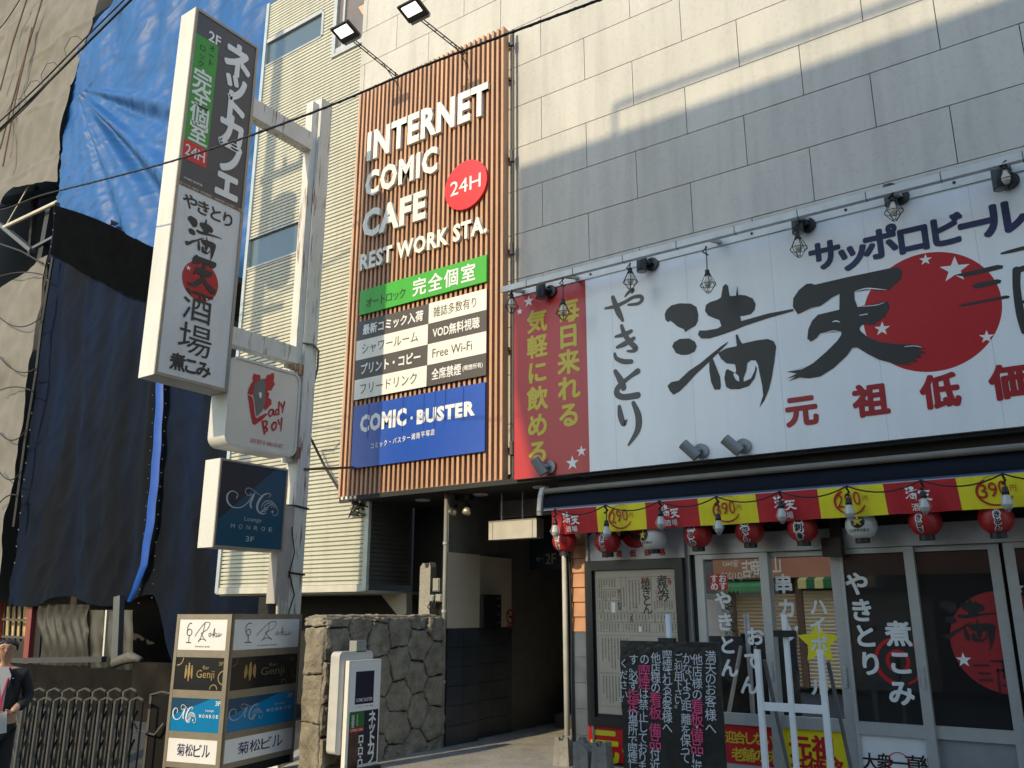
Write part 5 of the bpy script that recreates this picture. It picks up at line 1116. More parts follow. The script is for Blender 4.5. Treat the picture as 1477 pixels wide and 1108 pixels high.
for pl, a0, a1 in ((PL, -wl + fb, -fb), (PR, fb, wr - fb)):
    Wd = a1 - a0
    for i, (z0, z1) in enumerate(R):
        H = z1 - z0; u = lambda t: a0 + Wd * t; vv = lambda t: z0 + H * t; of = .004
        m = (M_pw, mat("tenant_black", (.014, .014, .015), .3), M_teal, M_pw)[i]
        b = MB().slab(pl, a0 + .001, z0 + .001, a1 - .001, z1 - .001, -.03, -.006).build("tenant_panel", m, ds); of = -.004
        q = MB()
        if i == 0:
            ring(q, pl, u(.22), vv(.57), H * .105, H * .03, of); q.stroke(pl, [(u(.25), vv(.86), H * .03), (u(.215), vv(.87), H * .03), (u(.178), vv(.75), H * .03), (u(.178), vv(.57), H * .03)], of + .0005)
            q.stroke(pl, [(u(.22), vv(.47), H * .025), (u(.22), vv(.26), H * .025)], of + .001); q.stroke(pl, [(u(.175), vv(.24), H * .03), (u(.265), vv(.24), H * .03)], of + .0015)
            for k, st in enumerate(([(.52,.90),(.50,.60),(.42,.26)], [(.34,.45),(.40,.62),(.52,.88),(.62,.88),(.58,.68),(.47,.55),(.48,.50),(.54,.34),(.57,.30)], [(.42,.30),(.48,.36),(.56,.34)], [(.655,.56),(.625,.53),(.63,.45),(.66,.47),(.66,.55)], [(.665,.50),(.70,.52),(.73,.72),(.71,.42)], [(.71,.48),(.76,.58),(.73,.50),(.77,.43)], [(.785,.56),(.78,.45),(.82,.48),(.83,.57),(.825,.45),(.88,.54)])):
                q.stroke(pl, [(u(x), vv(y), H * .018) for x, y in st], of + .002 + k * .0004)
            fit(q, pl, "DINING BAR", u(.36), vv(.09), u(.66), vv(.14), of, 0); q.build("lettering", mat("print_dark", (.04, .04, .045), .5), b)
        elif i == 1:
            for k, (x, top) in enumerate(((.225, .66), (.285, .74), (.345, .66))):
                q.stroke(pl, [(u(x), vv(top), Wd * .035), (u(x), vv(.5), Wd * .045), (u(x + (x - .285) * .15), vv(.28 if k == 1 else .36), Wd * .018)], of + k * .0005); disc(q, pl, u(x), vv(top + .06), H * .035, of + .002, 10)
            q.build("emblem", M_gold, b); q = MB()
            fit(q, pl, "Genji", u(.44), vv(.30), u(.80), vv(.62), of, .0); fit(q, pl, "Bar", u(.56), vv(.64), u(.69), vv(.75), of, 0); fit(q, pl, "3F", u(.87), vv(.76), u(.96), vv(.88), of, 0)
            for cx, cz, r in ((.04, .97, .22), (.98, .40, .2), (.80, .04, .14)):
                ring(q, pl, min(max(u(cx), a0 + .002), a1 - .002), vv(cz), H * r, H * .035, of, *({.04: (268, 360), .98: (92, 268), .80: (5, 175)}[cx]))
            q.build("lettering", M_gold if pl is PL else M_goldsh, b)
        elif i == 2:
            q.poly(pl, [(a0 + .002, vv(.45)), (a0 + .002, z1 - .002), (u(.76), z1 - .002)], of - .001); q.build("dark_corner", mat("teal_corner", (.01, .06, .13), .35), b); q = MB()
            swirl_m(q, pl, u(.03), vv(.24), u(.52), vv(.80), of); fit(q, pl, "Lounge", u(.69), vv(.60), u(.85), vv(.69), of, 0); fit(q, pl, "3F", u(.87), vv(.80), u(.97), vv(.94), of, .01)
            for k, ch in enumerate("MONROE"): fit(q, pl, ch, u(.57 + .067 * k), vv(.43), u(.61 + .067 * k), vv(.53), of, .02)
            q.build("lettering", M_silver if pl is PR else M_pw, b)  # greyer print on the right face, its shade in the colour
        else:
            for k, ch in enumerate("菊松ビル"): x = .27 + .165 * k; fit(q, pl, ch, u(x - .075), vv(.27), u(x + .075), vv(.78), of, .008)
            q.build("lettering", M_ind, b)
# stand sign of the net cafe
px_ = -6.33; ps = XP(px_); a0 = ps.loc(505, 1000)[0]; a1 = ps.loc(547, 1000)[0]; zt6 = ps.loc(508, 956)[1]
stn = thing("stand_sign", "slim white net cafe stand sign in front of the stone wall", "sign", (px_, (a0 + a1) / 2, 0))
MB().box((px_ - .05, a0 - .03, .03), (px_, a1 + .012, zt6 + .02)).build("front_case", M_white, stn)
p2 = XP(px_ - .11); b0 = p2.loc(482, 1000)[0]; z2 = p2.loc(490, 940)[1]
q = MB(); o = []; b1_ = a1 - .05
for cx, cy, s in ((b1_ - .05, z2 - .05, 0), (b0 + .05, z2 - .05, 90), (b0 + .05, .22, 180), (b1_ - .05, .22, 270)): o += [(cx + .05 * math.cos(math.radians(s + 15 * k)), cy + .05 * math.sin(math.radians(s + 15 * k))) for k in range(7)]
q.prism(p2, o, -.07, .05); q.build("rear_case", mat("stand_acrylic", (.55, .55, .53), .3), stn)
MB().box((px_ - .16, a0 + .12, z2 - .01), (px_ - .06, a0 + .26, z2 + .10)).build("cap_box", mat("clear_box", (.30, .31, .30), .2), stn)
q = MB(); q.box((px_ - .3, a0 - .02, 0), (px_ + .06, a1, .035)); q.build("base", M_black, stn)
u = lambda t: a0 + (a1 - a0 - .005) * t; Hs = zt6 - .06; vv = lambda t: zt6 - Hs * t
fc = MB().slab(ps, a0, .06, a1 - .005, zt6, .0005, .003).build("face", M_pw, stn)
zk = ps.loc(525, 1025)[1]; tk = (zt6 - zk) / Hs
q = MB(); rect(q, ps, a0 + .002, .062, a1 - .007, zk, .004); q.build("navy_field", mat("stand_navy", (.012, .014, .035), .4), fc)
q = MB(); rect(q, ps, u(.16), vv(tk * .86), u(.80), vv(tk * .19), .004); q.build("navy_badge", _m["stand_navy"], fc)
q = MB(); fit(q, ps, "COMIC BUSTER", u(.20), vv(tk * .81), u(.76), vv(tk * .74), .0055, .01); run(q, ps, "ネットカフェ", (u(.78), vv(tk + .075)), (u(.78), vv(tk + .56)), .135, .0055, .03, .85, False); run(q, ps, "口・口・口", (u(.42), vv(tk + .27)), (u(.42), vv(tk + .5)), .085, .0055, .04, .9, False)
q.build("white_lettering", M_pw, fc)
q = MB(); fit(q, ps, "コミック・バスター湘南", u(.2), vv(tk * .93), u(.8), vv(tk * .895), .0045, .0); q.build("small_lettering", M_ink, fc)
gf = MB(); rect(gf, ps, a0 + .004, vv(tk + .15), u(.50), vv(tk + .002), .0055); gf = gf.build("green_field", mat("stand_green", (.02, .16, .035), .4), fc)
q = MB(); run(q, ps, "完全個室", (u(.12), vv(tk + .05)), (u(.12), vv(tk + .13)), .045, .007, .01, 1, False); run(q, ps, "オートロック", (u(.27), vv(tk + .04)), (u(.27), vv(tk + .13)), .03, .007, .0, 1, False); q.build("lettering", M_pw, gf)
q = MB(); rect(q, ps, a0 + .004, vv(tk + .20), u(.50), vv(tk + .155), .0055); rf2 = q.build("red_field", M_red, fc); q = MB(); fit(q, ps, "OPEN 24H", u(.05), vv(tk + .19), u(.46), vv(tk + .165), .007, .0); q.build("lettering", M_pw, rf2)
q = MB(); rect(q, ps, a0 + .004, vv(tk + .55), u(.33), vv(tk + .205), .0055); q.build("photo_field", mat("stand_brown", (.07, .04, .03), .5, 0, .6, 14), fc)

# ================================================================== SHEETED SITE AT THE LEFT
TY = 9.2; ct = YP(TY)
def edge_fn(pts):                                   # X of an edge as a function of height, from a list of seen points
    P3 = sorted([(atY(x, y, TY).z, atY(x, y, TY).x) for x, y in pts])
    def f(z):
        if z <= P3[0][0]: return P3[0][1]
        for (za, xa), (zb, xb) in zip(P3[:-1], P3[1:]):
            if z <= zb: return xa + (xb - xa) * (z - za) / (zb - za)
        return P3[-1][1]
    return f
site = thing("sheeted_scaffold", "scaffolded house wrapped in blue tarpaulin and grey mesh sheets", "scaffold", (-15, 9.6, 0))
XRT = -10.7
def wrapY(x, y): return y if x < -12.1 else y + (x + 12.1) ** 2 * .75
tl = edge_fn(((170, -10), (160, 20), (134, 61), (112, 109), (108.6, 141), (97, 192), (86, 252), (83, 298)))
anc = atY(113, 128, TY)
def fold(x, z):
    dx, dz = x - anc.x, z - anc.z; r = math.hypot(dx, dz) + .05; th = math.atan2(dz, dx)
    f1 = .15 * min(1, r / 2.5) * math.exp(-((th + .75) / .30) ** 2) * (math.sin((th + .75) * 26 + .3 * math.sin(r * 1.2)) + .5 * math.sin((th + .75) * 49))
    f2 = .06 * math.exp(-max(0, -dz + .6) * .5) * math.sin(x * 4.6 + dz * 1.1 + noise.noise(Vector((x * .5, z * .35, 2))) * 5) * min(1, max(.0, (x - anc.x) / 1.5))
    f3 = .05 * noise.noise(Vector((x * 1.2 + z * .5, z * .35 - x * .1, 7))) + .016 * noise.noise(Vector((x * 5, z * 2, 1)))
    a, b = x * .83 + z * .56, z * .83 - x * .56
    f4 = .045 * (1 - min(1, abs(noise.noise(Vector((b * 1.5, a * .32, 31)))) * 2.6)) ** 4 + .022 * (1 - min(1, abs(noise.noise(Vector((b * 3.6 + a * .6, a * .9, 47)))) * 2.4)) ** 4
    return f1 + f2 + f3 + f4
bl0 = atY(83, 298, TY).z; bl1 = atY(222, 356, TY)
def bot(x):
    xa = atY(83, 298, TY).x; t = (x - xa) / (bl1.x - xa); return bl0 + (bl1.z - bl0) * t + .10 * math.sin(max(0, min(1, t)) * math.pi) - .03
q = MB(); nx, nz = 190, 210; v = []
for j in range(nz + 1):
    for i in range(nx + 1):
        t = j / nz; s = i / nx; xx = -16.6 + (XRT + 16.6) * s
        z = bot(xx) + (19.5 - bot(xx)) * t; xl_ = tl(z); x = xl_ + (XRT - xl_) * s
        z = bot(x) + (19.5 - bot(x)) * t
        v.append((x, wrapY(x, TY) - fold(x, z) - .03, z))
q.add(v, [(j * (nx + 1) + i, j * (nx + 1) + i + 1, (j + 1) * (nx + 1) + i + 1, (j + 1) * (nx + 1) + i) for j in range(nz) for i in range(nx)])
tarp = q.build("blue_tarpaulin", mat("blue_tarp", (.012, .088, .285), .5, 0, .12, 2.0, .12, 30, spec=.35), site, True)
# dark sheet below it
dl_ = edge_fn(((84, 285), (83, 300), (62, 450), (38, 650), (15, 850)))
zb_d = atY(60, 868, TY).z
q = MB(); nx, nz = 110, 130; v = []
for j in range(nz + 1):
    for i in range(nx + 1):
        t = j / nz; s = i / nx; zz = zb_d + (bl0 + .2 - zb_d) * t; x = dl_(zz) + (XRT - dl_(zz)) * s; top = bot(x) + .12
        low = zb_d if x < -14.2 else zb_d - min(1.2, (x + 14.2) * 1.4)
        low += .10 * math.sin(x * 2.1); z = low + (top - low) * t; x = dl_(z) + (XRT - dl_(z)) * s
        d = .07 * noise.noise(Vector((x * 1.6 + z * .3, z * .25, 4))) + .035 * math.sin(x * 5 + noise.noise(Vector((x, z * .4, 0))) * 4) * .6 + .02 * noise.noise(Vector((x * 6, z * 1.5, 9))) + .05 * (1 - min(1, abs(noise.noise(Vector((x * 1.4 + z * .25, z * .3 - x * .2, 61)))) * 2.6)) ** 4 + .03 * (1 - min(1, abs(noise.noise(Vector((x * 2.2 - z * .9, z * .8, 77)))) * 2.4)) ** 4
        v.append((x, wrapY(x, TY) + .03 - d, z))
q.add(v, [(j * (nx + 1) + i, j * (nx + 1) + i + 1, (j + 1) * (nx + 1) + i + 1, (j + 1) * (nx + 1) + i) for j in range(nz) for i in range(nx)])
m = mat("navy_mesh_sheet", (.010, .022, .05), .85, 0, .2, 3, .15, 40, spec=.12)
if True:                                             # dyed cloth, bluer where the black netting over it is worn
    N = m.node_tree.nodes; L = m.node_tree.links; r = [n for n in N if n.type == 'VALTORGB'][0]
    r.color_ramp.elements[0].position = .40; r.color_ramp.elements[1].position = .74; r.color_ramp.elements[0].color = (.0035, .005, .008, 1); r.color_ramp.elements[1].color = (.003, .012, .042, 1)
    mp = N.new("ShaderNodeMapping"); mp.inputs["Scale"].default_value = (.9, .9, .16)
    tc = [n for n in N if n.type == 'TEX_COORD'][0]; n1 = [n for n in N if n.type == 'TEX_NOISE' and n.inputs["Scale"].default_value == 3][0]
    n1.inputs["Scale"].default_value = 1.1; L.new(tc.outputs["Object"], mp.inputs[0]); L.new(mp.outputs[0], n1.inputs["Vector"])
q.build("dark_mesh_sheet", m, site, True)
# black netting hung over its upper part
q = MB(); nx, nz = 60, 14; v = []
for j in range(nz + 1):
    for i in range(nx + 1):
        s = i / nx; x = atY(88, 310, TY).x + (XRT - atY(88, 310, TY).x) * s; top = bot(x) + .02; low = top - (1.25 + .25 * math.sin(s * 5) - .5 * s); t = j / nz; z = low + (top - low) * t
        v.append((x, wrapY(x, TY) - .13 - .09 * noise.noise(Vector((x * 1.5 + z, z * .8, 12))) - .03 * math.sin(x * 3 + z * 2.5), z))
q.add(v, [(j * (nx + 1) + i, j * (nx + 1) + i + 1, (j + 1) * (nx + 1) + i + 1, (j + 1) * (nx + 1) + i) for j in range(nz) for i in range(nx)])
q.build("black_netting", mat("black_net", (.002, .0023, .003), .95, 0, .3, 5, spec=.03), site, True)
# bright slit of blue cloth with eyelets
q = MB(); pts = [(231, 540, 11), (229, 600, 11), (224, 680, 12), (217, 750, 12), (207, 815, 10), (196, 850, 6), (186, 872, 2)]; v = []
for k in range(len(pts) - 1):
    for t in range(6):
        f_ = t / 6; x, y, wd = [pts[k][i] + (pts[k + 1][i] - pts[k][i]) * f_ for i in range(3)]; wob = .5 * math.sin(y * .11)
        for sg, dy in ((-.5, .0), (0, -.07), (.5, .0)): p = atY(x + wd * sg + wob, y, TY - .10); v.append((p.x, p.y + dy, p.z))
n = len(v) // 3; q.add(v, [(3 * i + k + 1, 3 * i + k, 3 * i + 3 + k, 3 * i + 4 + k) for i in range(n - 1) for k in range(2)]); q.build("blue_strip", mat("blue_strip", (.006, .07, .36), .5, spec=.3), site, True)
q = MB()
for k in range(16):
    y = 565 + k * 20
    for dx in ((-9, 5), (10, -3)):
        x = 229 - max(0, (y - 600)) * .075 + dx[0]; p = atY(x, y + dx[1], TY - .11); q.lathe([(0, -.009), (.008, -.006), (.009, 0), (0, .005)], p, 8)
q.build("eyelet", M_trim, site)
# grey netting further left
def gsheet(name, pts_r, z0, z1, seed, y=9.05, lo=None):
    fr = edge_fn(pts_r); q = MB(); nx, nz = 90, 120; v = []
    for j in range(nz + 1):
        for i in range(nx + 1):
            t = j / nz; s = i / nx; z = z0 + (z1 - z0) * t; xe = fr(z); x = -27 + (xe + 27) * s
            if lo: z = lo(x) + (z1 - lo(x)) * t; xe = fr(z); x = -27 + (xe + 27) * s
            d = .14 * noise.noise(Vector((x * .8 + z * .3, z * .5, seed))) + .05 * noise.noise(Vector((x * 2.5 - z * .8, z * 1.6, seed + 4))) + .03 * abs(math.sin((x * .55 + z * .28) * 3.1 + seed)) ** 6
            d += .03 * math.exp(-((z - round(z / 1.8) * 1.8) / .05) ** 2)
            v.append((x, y - d, z))
    q.add(v, [(j * (nx + 1) + i, j * (nx + 1) + i + 1, (j + 1) * (nx + 1) + i + 1, (j + 1) * (nx + 1) + i) for j in range(nz) for i in range(nx)])
    return q.build(name, mat("grey_netting", (.165, .155, .138), .9, 0, .16, 2.4, .2, 60), site, True)
za, zb__ = atY(25, 272, TY), atY(86, 264, TY)
def lo_up(x): return za.z + (x - za.x) * (zb__.z - za.z) / (zb__.x - za.x) if x > za.x else za.z - (za.x - x) * .75
gsheet("grey_mesh_sheet", ((150, 0), (132, 50), (118, 90), (108, 140), (96, 192), (87, 240), (85, 264)), za.z, 19.5, 1, 9.08, lo_up)
z_lo = atY(10, 862, TY).z
fr_pts = ((78, 372), (74, 385), (66, 440), (50, 560), (28, 700), (4, 855))
def hi_lo(): pass
fr = edge_fn(fr_pts); q = MB(); nx, nz = 80, 110; v = []
for j in range(nz + 1):
    for i in range(nx + 1):
        t = j / nz; s = i / nx
        z = z_lo + (atY(60, 375, TY).z - z_lo) * t; xe = fr(z); x = -27 + (xe + 27) * s
        top = atY(76, 372, TY).z - max(0, min(1, (atY(60, 380, TY).x - x) / 2.2)) * .55; z = z_lo + (top - z_lo) * t; xe = fr(z); x = -27 + (xe + 27) * s
        d = .10 * noise.noise(Vector((x * .9 - z * .4, z * .7, 21))) + .05 * noise.noise(Vector((x * 3, z * 2.2, 5))) + .05 * math.sin(z * 3.4 + x * .8) * .5
        v.append((x, 9.05 - d, z))
q.add(v, [(j * (nx + 1) + i, j * (nx + 1) + i + 1, (j + 1) * (nx + 1) + i + 1, (j + 1) * (nx + 1) + i) for j in range(nz) for i in range(nx)])
q.build("grey_mesh_sheet", _m["grey_netting"], site, True)
# the house and the steel behind the sheets
MB().box((-30, 10.6, -.5), (-11.2, 14, 19.6)).build("house_wall", mat("old_dark_wall", (.030, .028, .026), .9, 0, .3, 1), site)
def at9(x, y, d=.35): p = atY(x, y, TY + d); return (p.x, p.y, p.z)
q = MB(); q.tube([at9(6, 328, .0), at9(84, 291, .0)], .05, 8); q.tube([at9(45, 262, .1), at9(5, 332, .1)], .018, 6); q.build("pipe", mat("pipe_cream", (.55, .53, .45), .5), site)
q = MB(); q.bar(at9(-6, 318, .05), at9(47, 362, .05), .16, .1); q.bar(at9(48, 358, .1), at9(82, 340, .1), .07); q.build("brace", mat("steel_grey", (.10, .105, .11), .5, .2), site)
q = MB(); q.bar(at9(74, 300, .2), at9(46, 455, .2), .22, .15); q.bar(at9(86, 275, .6), at9(5, 290, .6), .16); q.bar(at9(52, 270, .7), at9(44, 370, .7), .12); q.bar(at9(0, 300, .8), at9(90, 268, .8), .1); q.build("scaffold_post", mat("black_steel", (.02, .02, .02), .6), site)
q = MB(); q.tube([at9(-5, 350, -.2), at9(30, 362, -.3), at9(62, 380, -.25)], .022, 6)
random.seed(11)
for k in range(7):
    y = 400 + k * 55; y2 = y + random.uniform(-25, 25); q.tube([at9(-4 + (70 - k * 7) * t / 9, y + (y2 - y) * t / 9 + 60 * (t / 9) * (1 - t / 9) * (1 if k % 3 else -.4), -.3) for t in range(10)], .014, 6)
q.tube([at9(76, 372, -.2), at9(60, 470, -.2), at9(52, 540, -.25), at9(36, 640, -.2), at9(20, 760, -.2)], .035, 6)
q.build("site_cable", M_cable, site)
q = MB()
for k in range(34):
    y = 20 + k * 24; x = (128 - y * .24) if y < 140 else (112 - (y - 140) * .13)
    if y > 270: x = 80 - (y - 300) * .115
    p = atY(x, y, TY - .2); q.lathe([(0, -.02), (.009, -.012), (.009, .008), (0, .016)], p, 6)
q.build("tie", mat("pale_tie", (.34, .33, .29), .6), site)
q = MB()
for (xa, ya, xb, yb) in ((62, -5, 0, 215), (40, -5, 0, 130), (46, 40, 4, 240)): q.tube([at9(xa, ya, -.35), at9((xa + xb) / 2 - 2, (ya + yb) / 2, -.3), at9(xb, yb, -.35)], .024, 6)
q.build("rope", mat("brown_rope", (.13, .085, .06), .8), site)
# ground-floor openings
op = thing("site_opening", "red post, lattice and clear plastic sheets at the foot of the wrapped house", "shop front", (-16, 9.6, 0))
q = MB(); a = at9(50, 876, .2); b = at9(42, 968, .2); q.bar(a, b, .20, .20); q.build("red_post", mat("red_oxide", (.20, .035, .03), .5), op)
MB().bar(at9(60, 876, .25), at9(54, 968, .25), .24, .1).build("dark_post", M_dark, op)
q = MB(); q.bar(at9(2, 870, .4), at9(-2, 960, .4), .12); q.build("red_beam", mat("red_oxide_lit", (.34, .05, .03), .5), op)  # lit copy of the red oxide, brightness put into the colour
q = MB()
for x in (8, 16, 24, 32): q.bar(at9(x, 870, .45), at9(x - 3, 925, .45), .045)
for y in (893, 918): q.bar(at9(0, y, .42), at9(40, y + 2, .42), .05)
q.build("lattice", mat("lattice_wood", (.06, .055, .05), .7), op)
q = MB(); v = []
for j in range(3): v += [at9(0 + j, 875 + 22 * j, .6), at9(40 - j * 2, 875 + 22 * j, .6)]
q.add(v, [(0, 1, 3, 2), (2, 3, 5, 4)]); q.build("pale_board", mat("pale_board", (.50, .36, .16), .7, 0, .5, 3), op)
q = MB(); nx = 40; v = []
for j in range(21):
    for i in range(nx + 1):
        x = 58 + 68 * i / nx; y = 872 + 100 * j / 20; p = Vector(at9(x, y, .15)); d = .05 * math.sin(i * .9 + math.sin(j * .4) * 2) * (1 - j / 26) + .04 * noise.noise(Vector((i * .3, j * .12, 3)))
        v.append((p.x, p.y - d, p.z))
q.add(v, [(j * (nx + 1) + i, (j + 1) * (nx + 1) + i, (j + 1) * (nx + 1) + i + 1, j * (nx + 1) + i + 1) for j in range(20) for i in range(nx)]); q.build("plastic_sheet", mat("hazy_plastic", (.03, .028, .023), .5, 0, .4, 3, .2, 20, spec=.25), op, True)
q = MB(); v = []
for j in range(13):
    for i in range(25):
        p = Vector(at9(128 + 62 * i / 24, 880 + 92 * j / 12, .2)); v.append((p.x, p.y - .05 * math.sin(i * .7) * .6 - .03 * noise.noise(Vector((i * .4, j * .3, 8))), p.z))
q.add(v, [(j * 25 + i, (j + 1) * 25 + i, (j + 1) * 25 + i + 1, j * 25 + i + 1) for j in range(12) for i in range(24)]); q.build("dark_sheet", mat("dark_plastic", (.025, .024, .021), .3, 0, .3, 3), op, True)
q = MB(); q.bar(at9(155, 880, .0), at9(150, 950, .0), .05); q.build("pipe", _m["pipe_cream"], op)
q = MB(); q.bar(at9(172, 860, -.1), at9(168, 960, -.1), .20, .1); q.build("steel_post", _m["steel_grey"], op)
q = MB(); q.bar(at9(20, 953, -.2), at9(150, 951, -.2), .1); q.build("sill_beam", M_joint, op)
q = MB()
for k in range(5): p = at9(166 + 5 * k, 956 - 2.2 * k, -.8); q.tube([p, (p[0] + .35, p[1], p[2] + .08 - .03 * k)], [.09, .05], 8)
q.build("bundled_sheet", mat("pale_bundle", (.10, .095, .08), .7), op, True)

# low concrete wall and the folding gate in front of it
LW = thing("block_wall", "low concrete block wall behind the folding gate, shade in its colour", "wall", (-13.5, 8.1, -.4))
cl = YP(8.0); xa = cl.loc(-20, 960)[0]; xb = cl.loc(194, 962)[0]; zt_w = (cl.loc(27, 957)[1] + cl.loc(137, 966)[1]) / 2
q = MB(); zz = zt_w; r = 0
while zz > -.5:
    x = xa - (.45 if r % 2 else 0)
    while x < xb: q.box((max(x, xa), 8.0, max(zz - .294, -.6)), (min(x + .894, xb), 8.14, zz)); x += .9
    zz -= .30; r += 1
q.build("blocks", mat("shaded_block", (.012, .011, .009), .95, 0, .4, 2.5, .4, 40, spec=.08), LW); MB().box((xa, 8.01, -.6), (xb, 8.13, zt_w - .01)).build("core", M_joint, LW)  # near-black block colour stands in for shade on the wall
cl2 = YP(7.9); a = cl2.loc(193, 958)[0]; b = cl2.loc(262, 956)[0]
MB().box((a, 7.9, -.5), (b + 1.2, 8.15, cl2.loc(215, 957)[1])).build("end_pier", mat("shaded_pier", (.020, .017, .013), .95, 0, .5, 2, .3, 30, spec=.08), LW)  # pier's shade put into its dark colour
gt = thing("folding_gate", "dark steel folding lattice gate pulled together beside the directory", "gate", tuple(atD(140, 1050, 8.6)))
M_gate = mat("gate_steel", (.14, .136, .125), .45, .3, .15, 10); M_gshade = mat("gate_shaded", (.012, .012, .012), .6, spec=.2)  # bright edges and near-black flanges: light and shade put into the steel colour
GD = 8.8
def gpt(px, z, dd=0): p = atD(px, 900, GD + dd); return Vector((p.x, p.y, z))
def zat(py, d): return EYE - (py - 885) * d / 1266
qa, qd = MB(), MB(); zA_, zB2 = zat(991, GD), zat(1003, GD - .12)
colsA = [40 + 21.5 * k for k in range(8)]; colsB = [51 + 21.5 * k for k in range(8)]
for cols, zt_, dd in ((colsA, zA_, .0), (colsB, zB2, -.12)):
    for x in cols:
        p = gpt(x, 0, dd); 
        qa.bar(p + Vector((0, 0, -.4)), p + Vector((0, 0, zt_)), .026, .026)
        e = p + RT * .115; qd.bar(e + Vector((0, 0, -.4)), e + Vector((0, 0, zt_ - .02)), .014, .014)
        qa.bar(p + Vector((0, 0, zt_ + .004)), p + RT * .06 + Vector((0, 0, zt_ + .03)), .03, .014); qa.bar(p + RT * .06 + Vector((0, 0, zt_ + .03)), e + Vector((0, 0, zt_ + .004)), .03, .014)
qa.build("upright", M_gate, gt); qd.build("inner_flange", M_gshade, gt)
q, q2 = MB(), MB()
for k in range(-1, 8):
    for t in range(3):
        z = zA_ - .17 - .26 * t; a = gpt(40 + 21.5 * k, z, -.06); b = gpt(51 + 21.5 * k, z - .20, -.06); c3 = gpt(61.5 + 21.5 * k, z, -.06)
        q.bar(a, b, .008, .022); q2.bar(b, c3, .008, .018); q2.tube([b - FL * .02, b + FL * .03], .010, 8)
q.build("lattice", M_gate, gt); q2.build("dark_lattice", M_gshade, gt)
p = gpt(236, 0, .0); o_ = Plane((p.x, p.y, 0), RT); zt_ = zat(996, GD)
MB().slab(o_, -.04, -.45, .16, zt_, -.12, 0).build("end_post", M_gshade, gt)
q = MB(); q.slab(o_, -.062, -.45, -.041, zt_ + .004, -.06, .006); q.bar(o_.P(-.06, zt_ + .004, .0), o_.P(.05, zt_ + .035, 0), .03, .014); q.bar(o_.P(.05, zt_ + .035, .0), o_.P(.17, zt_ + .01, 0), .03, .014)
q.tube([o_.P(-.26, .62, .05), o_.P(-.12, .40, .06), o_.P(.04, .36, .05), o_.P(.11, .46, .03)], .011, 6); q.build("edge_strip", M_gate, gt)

# ------------------------------------------------------------------ man in a dark suit at the left edge
mp_ = atD(9, 945, 6.7); gman = gz(mp_.x, mp_.y) - .0
man = thing("person", "man in dark suit and pink lanyard holding white paper by the folding gate", "person", (mp_.x, mp_.y, gman), world=False)
HT = (atD(9, 921, 6.7).z - gman); S = HT / 1.75
def skin(name, pts, eds, m, lvl=2, root=0):
    me = bpy.data.meshes.new(name); me.from_pydata([Vector(p[:3]) * S for p in pts], eds, []); o = bpy.data.objects.new(name, me); COL.objects.link(o)
    md = o.modifiers.new("skin", 'SKIN'); 
    for i, p in enumerate(pts): d = me.skin_vertices[0].data[i]; d.radius = (p[3] * S, (p[4] if len(p) > 4 else p[3]) * S); d.use_root = (i == root)
    o.modifiers.new("sub", 'SUBSURF').levels = lvl; o.modifiers["sub"].render_levels = lvl
    r = bpy.data.meshes.new_from_object(o.evaluated_get(bpy.context.evaluated_depsgraph_get())); bpy.data.objects.remove(o); bpy.data.meshes.remove(me)
    r.name = name; r.materials.clear(); r.materials.append(m)
    for p in r.polygons: p.use_smooth = True
    o = bpy.data.objects.new(name, r); COL.objects.link(o); o.parent = man; return o
M_skin = mat("skin_tone", (.50, .30, .21), .5, 0, .06, 20); M_suit = mat("suit_black", (.012, .013, .018), .75, 0, .2, 12)
# faces -Y; his left arm is +X
body = skin("body", [(0,0,1.0,.13,.10),(0,0,1.2,.14,.10),(0,.01,1.4,.15,.09),(0,.015,1.48,.044),(0,-.0,1.54,.042),(0,-.024,1.59,.062,.085),(0,-.02,1.655,.102,.122),(0,-.01,1.722,.098,.112),(.16,.01,1.42,.055),(.235,.03,1.17,.042),(.13,-.20,1.06,.034),(-.16,.01,1.42,.055),(-.235,.02,1.17,.042),(-.10,-.21,1.08,.034),(.10,0,.92,.085),(.10,.0,.5,.06),(.10,.02,.08,.045),(-.10,0,.92,.085),(-.10,0,.5,.06),(-.10,.02,.08,.045)],
    [(0,1),(1,2),(2,3),(3,4),(4,5),(5,6),(6,7),(2,8),(8,9),(9,10),(2,11),(11,12),(12,13),(0,14),(14,15),(15,16),(0,17),(17,18),(18,19)], M_skin)
skin("jacket", [(0,.0,.92,.175,.125),(0,0,1.1,.175,.125),(0,.01,1.28,.19,.125),(0,.015,1.40,.17,.10),(.18,.01,1.41,.072),(.255,.035,1.17,.062),(.17,-.14,1.085,.052),(-.18,.01,1.41,.072),(-.255,.025,1.17,.062),(-.15,-.15,1.10,.052)], [(0,1),(1,2),(2,3),(3,4),(4,5),(5,6),(3,7),(7,8),(8,9)], M_suit)
skin("trousers", [(0,0,.93,.15,.115),(.095,0,.86,.10),(.105,-.01,.48,.075),(.105,.01,.06,.068),(-.095,0,.86,.10),(-.105,-.01,.48,.075),(-.105,.01,.06,.068)], [(0,1),(1,2),(2,3),(0,4),(4,5),(5,6)], M_suit)
skin("shoe", [(.105,.03,.04,.045),(.11,-.12,.03,.04,.03)], [(0,1)], M_black); skin("shoe", [(-.105,.03,.04,.045),(-.11,-.12,.03,.04,.03)], [(0,1)], M_black)
def mpart(q, name, m, sm=False, par=None):
    q.v = [tuple(Vector(p) * S) for p in q.v]; o = q.build(name, m, None, sm); o.parent = par or man; return o
fp = Plane((0, -.135, 0), (1, 0, 0))
mpart(MB().prism(fp, [(-.045, 1.06), (.045, 1.06), (.075, 1.40), (.04, 1.475), (-.04, 1.475), (-.075, 1.40)], -.06, .004), "shirt", mat("pale_shirt", (.52, .55, .62), .7))
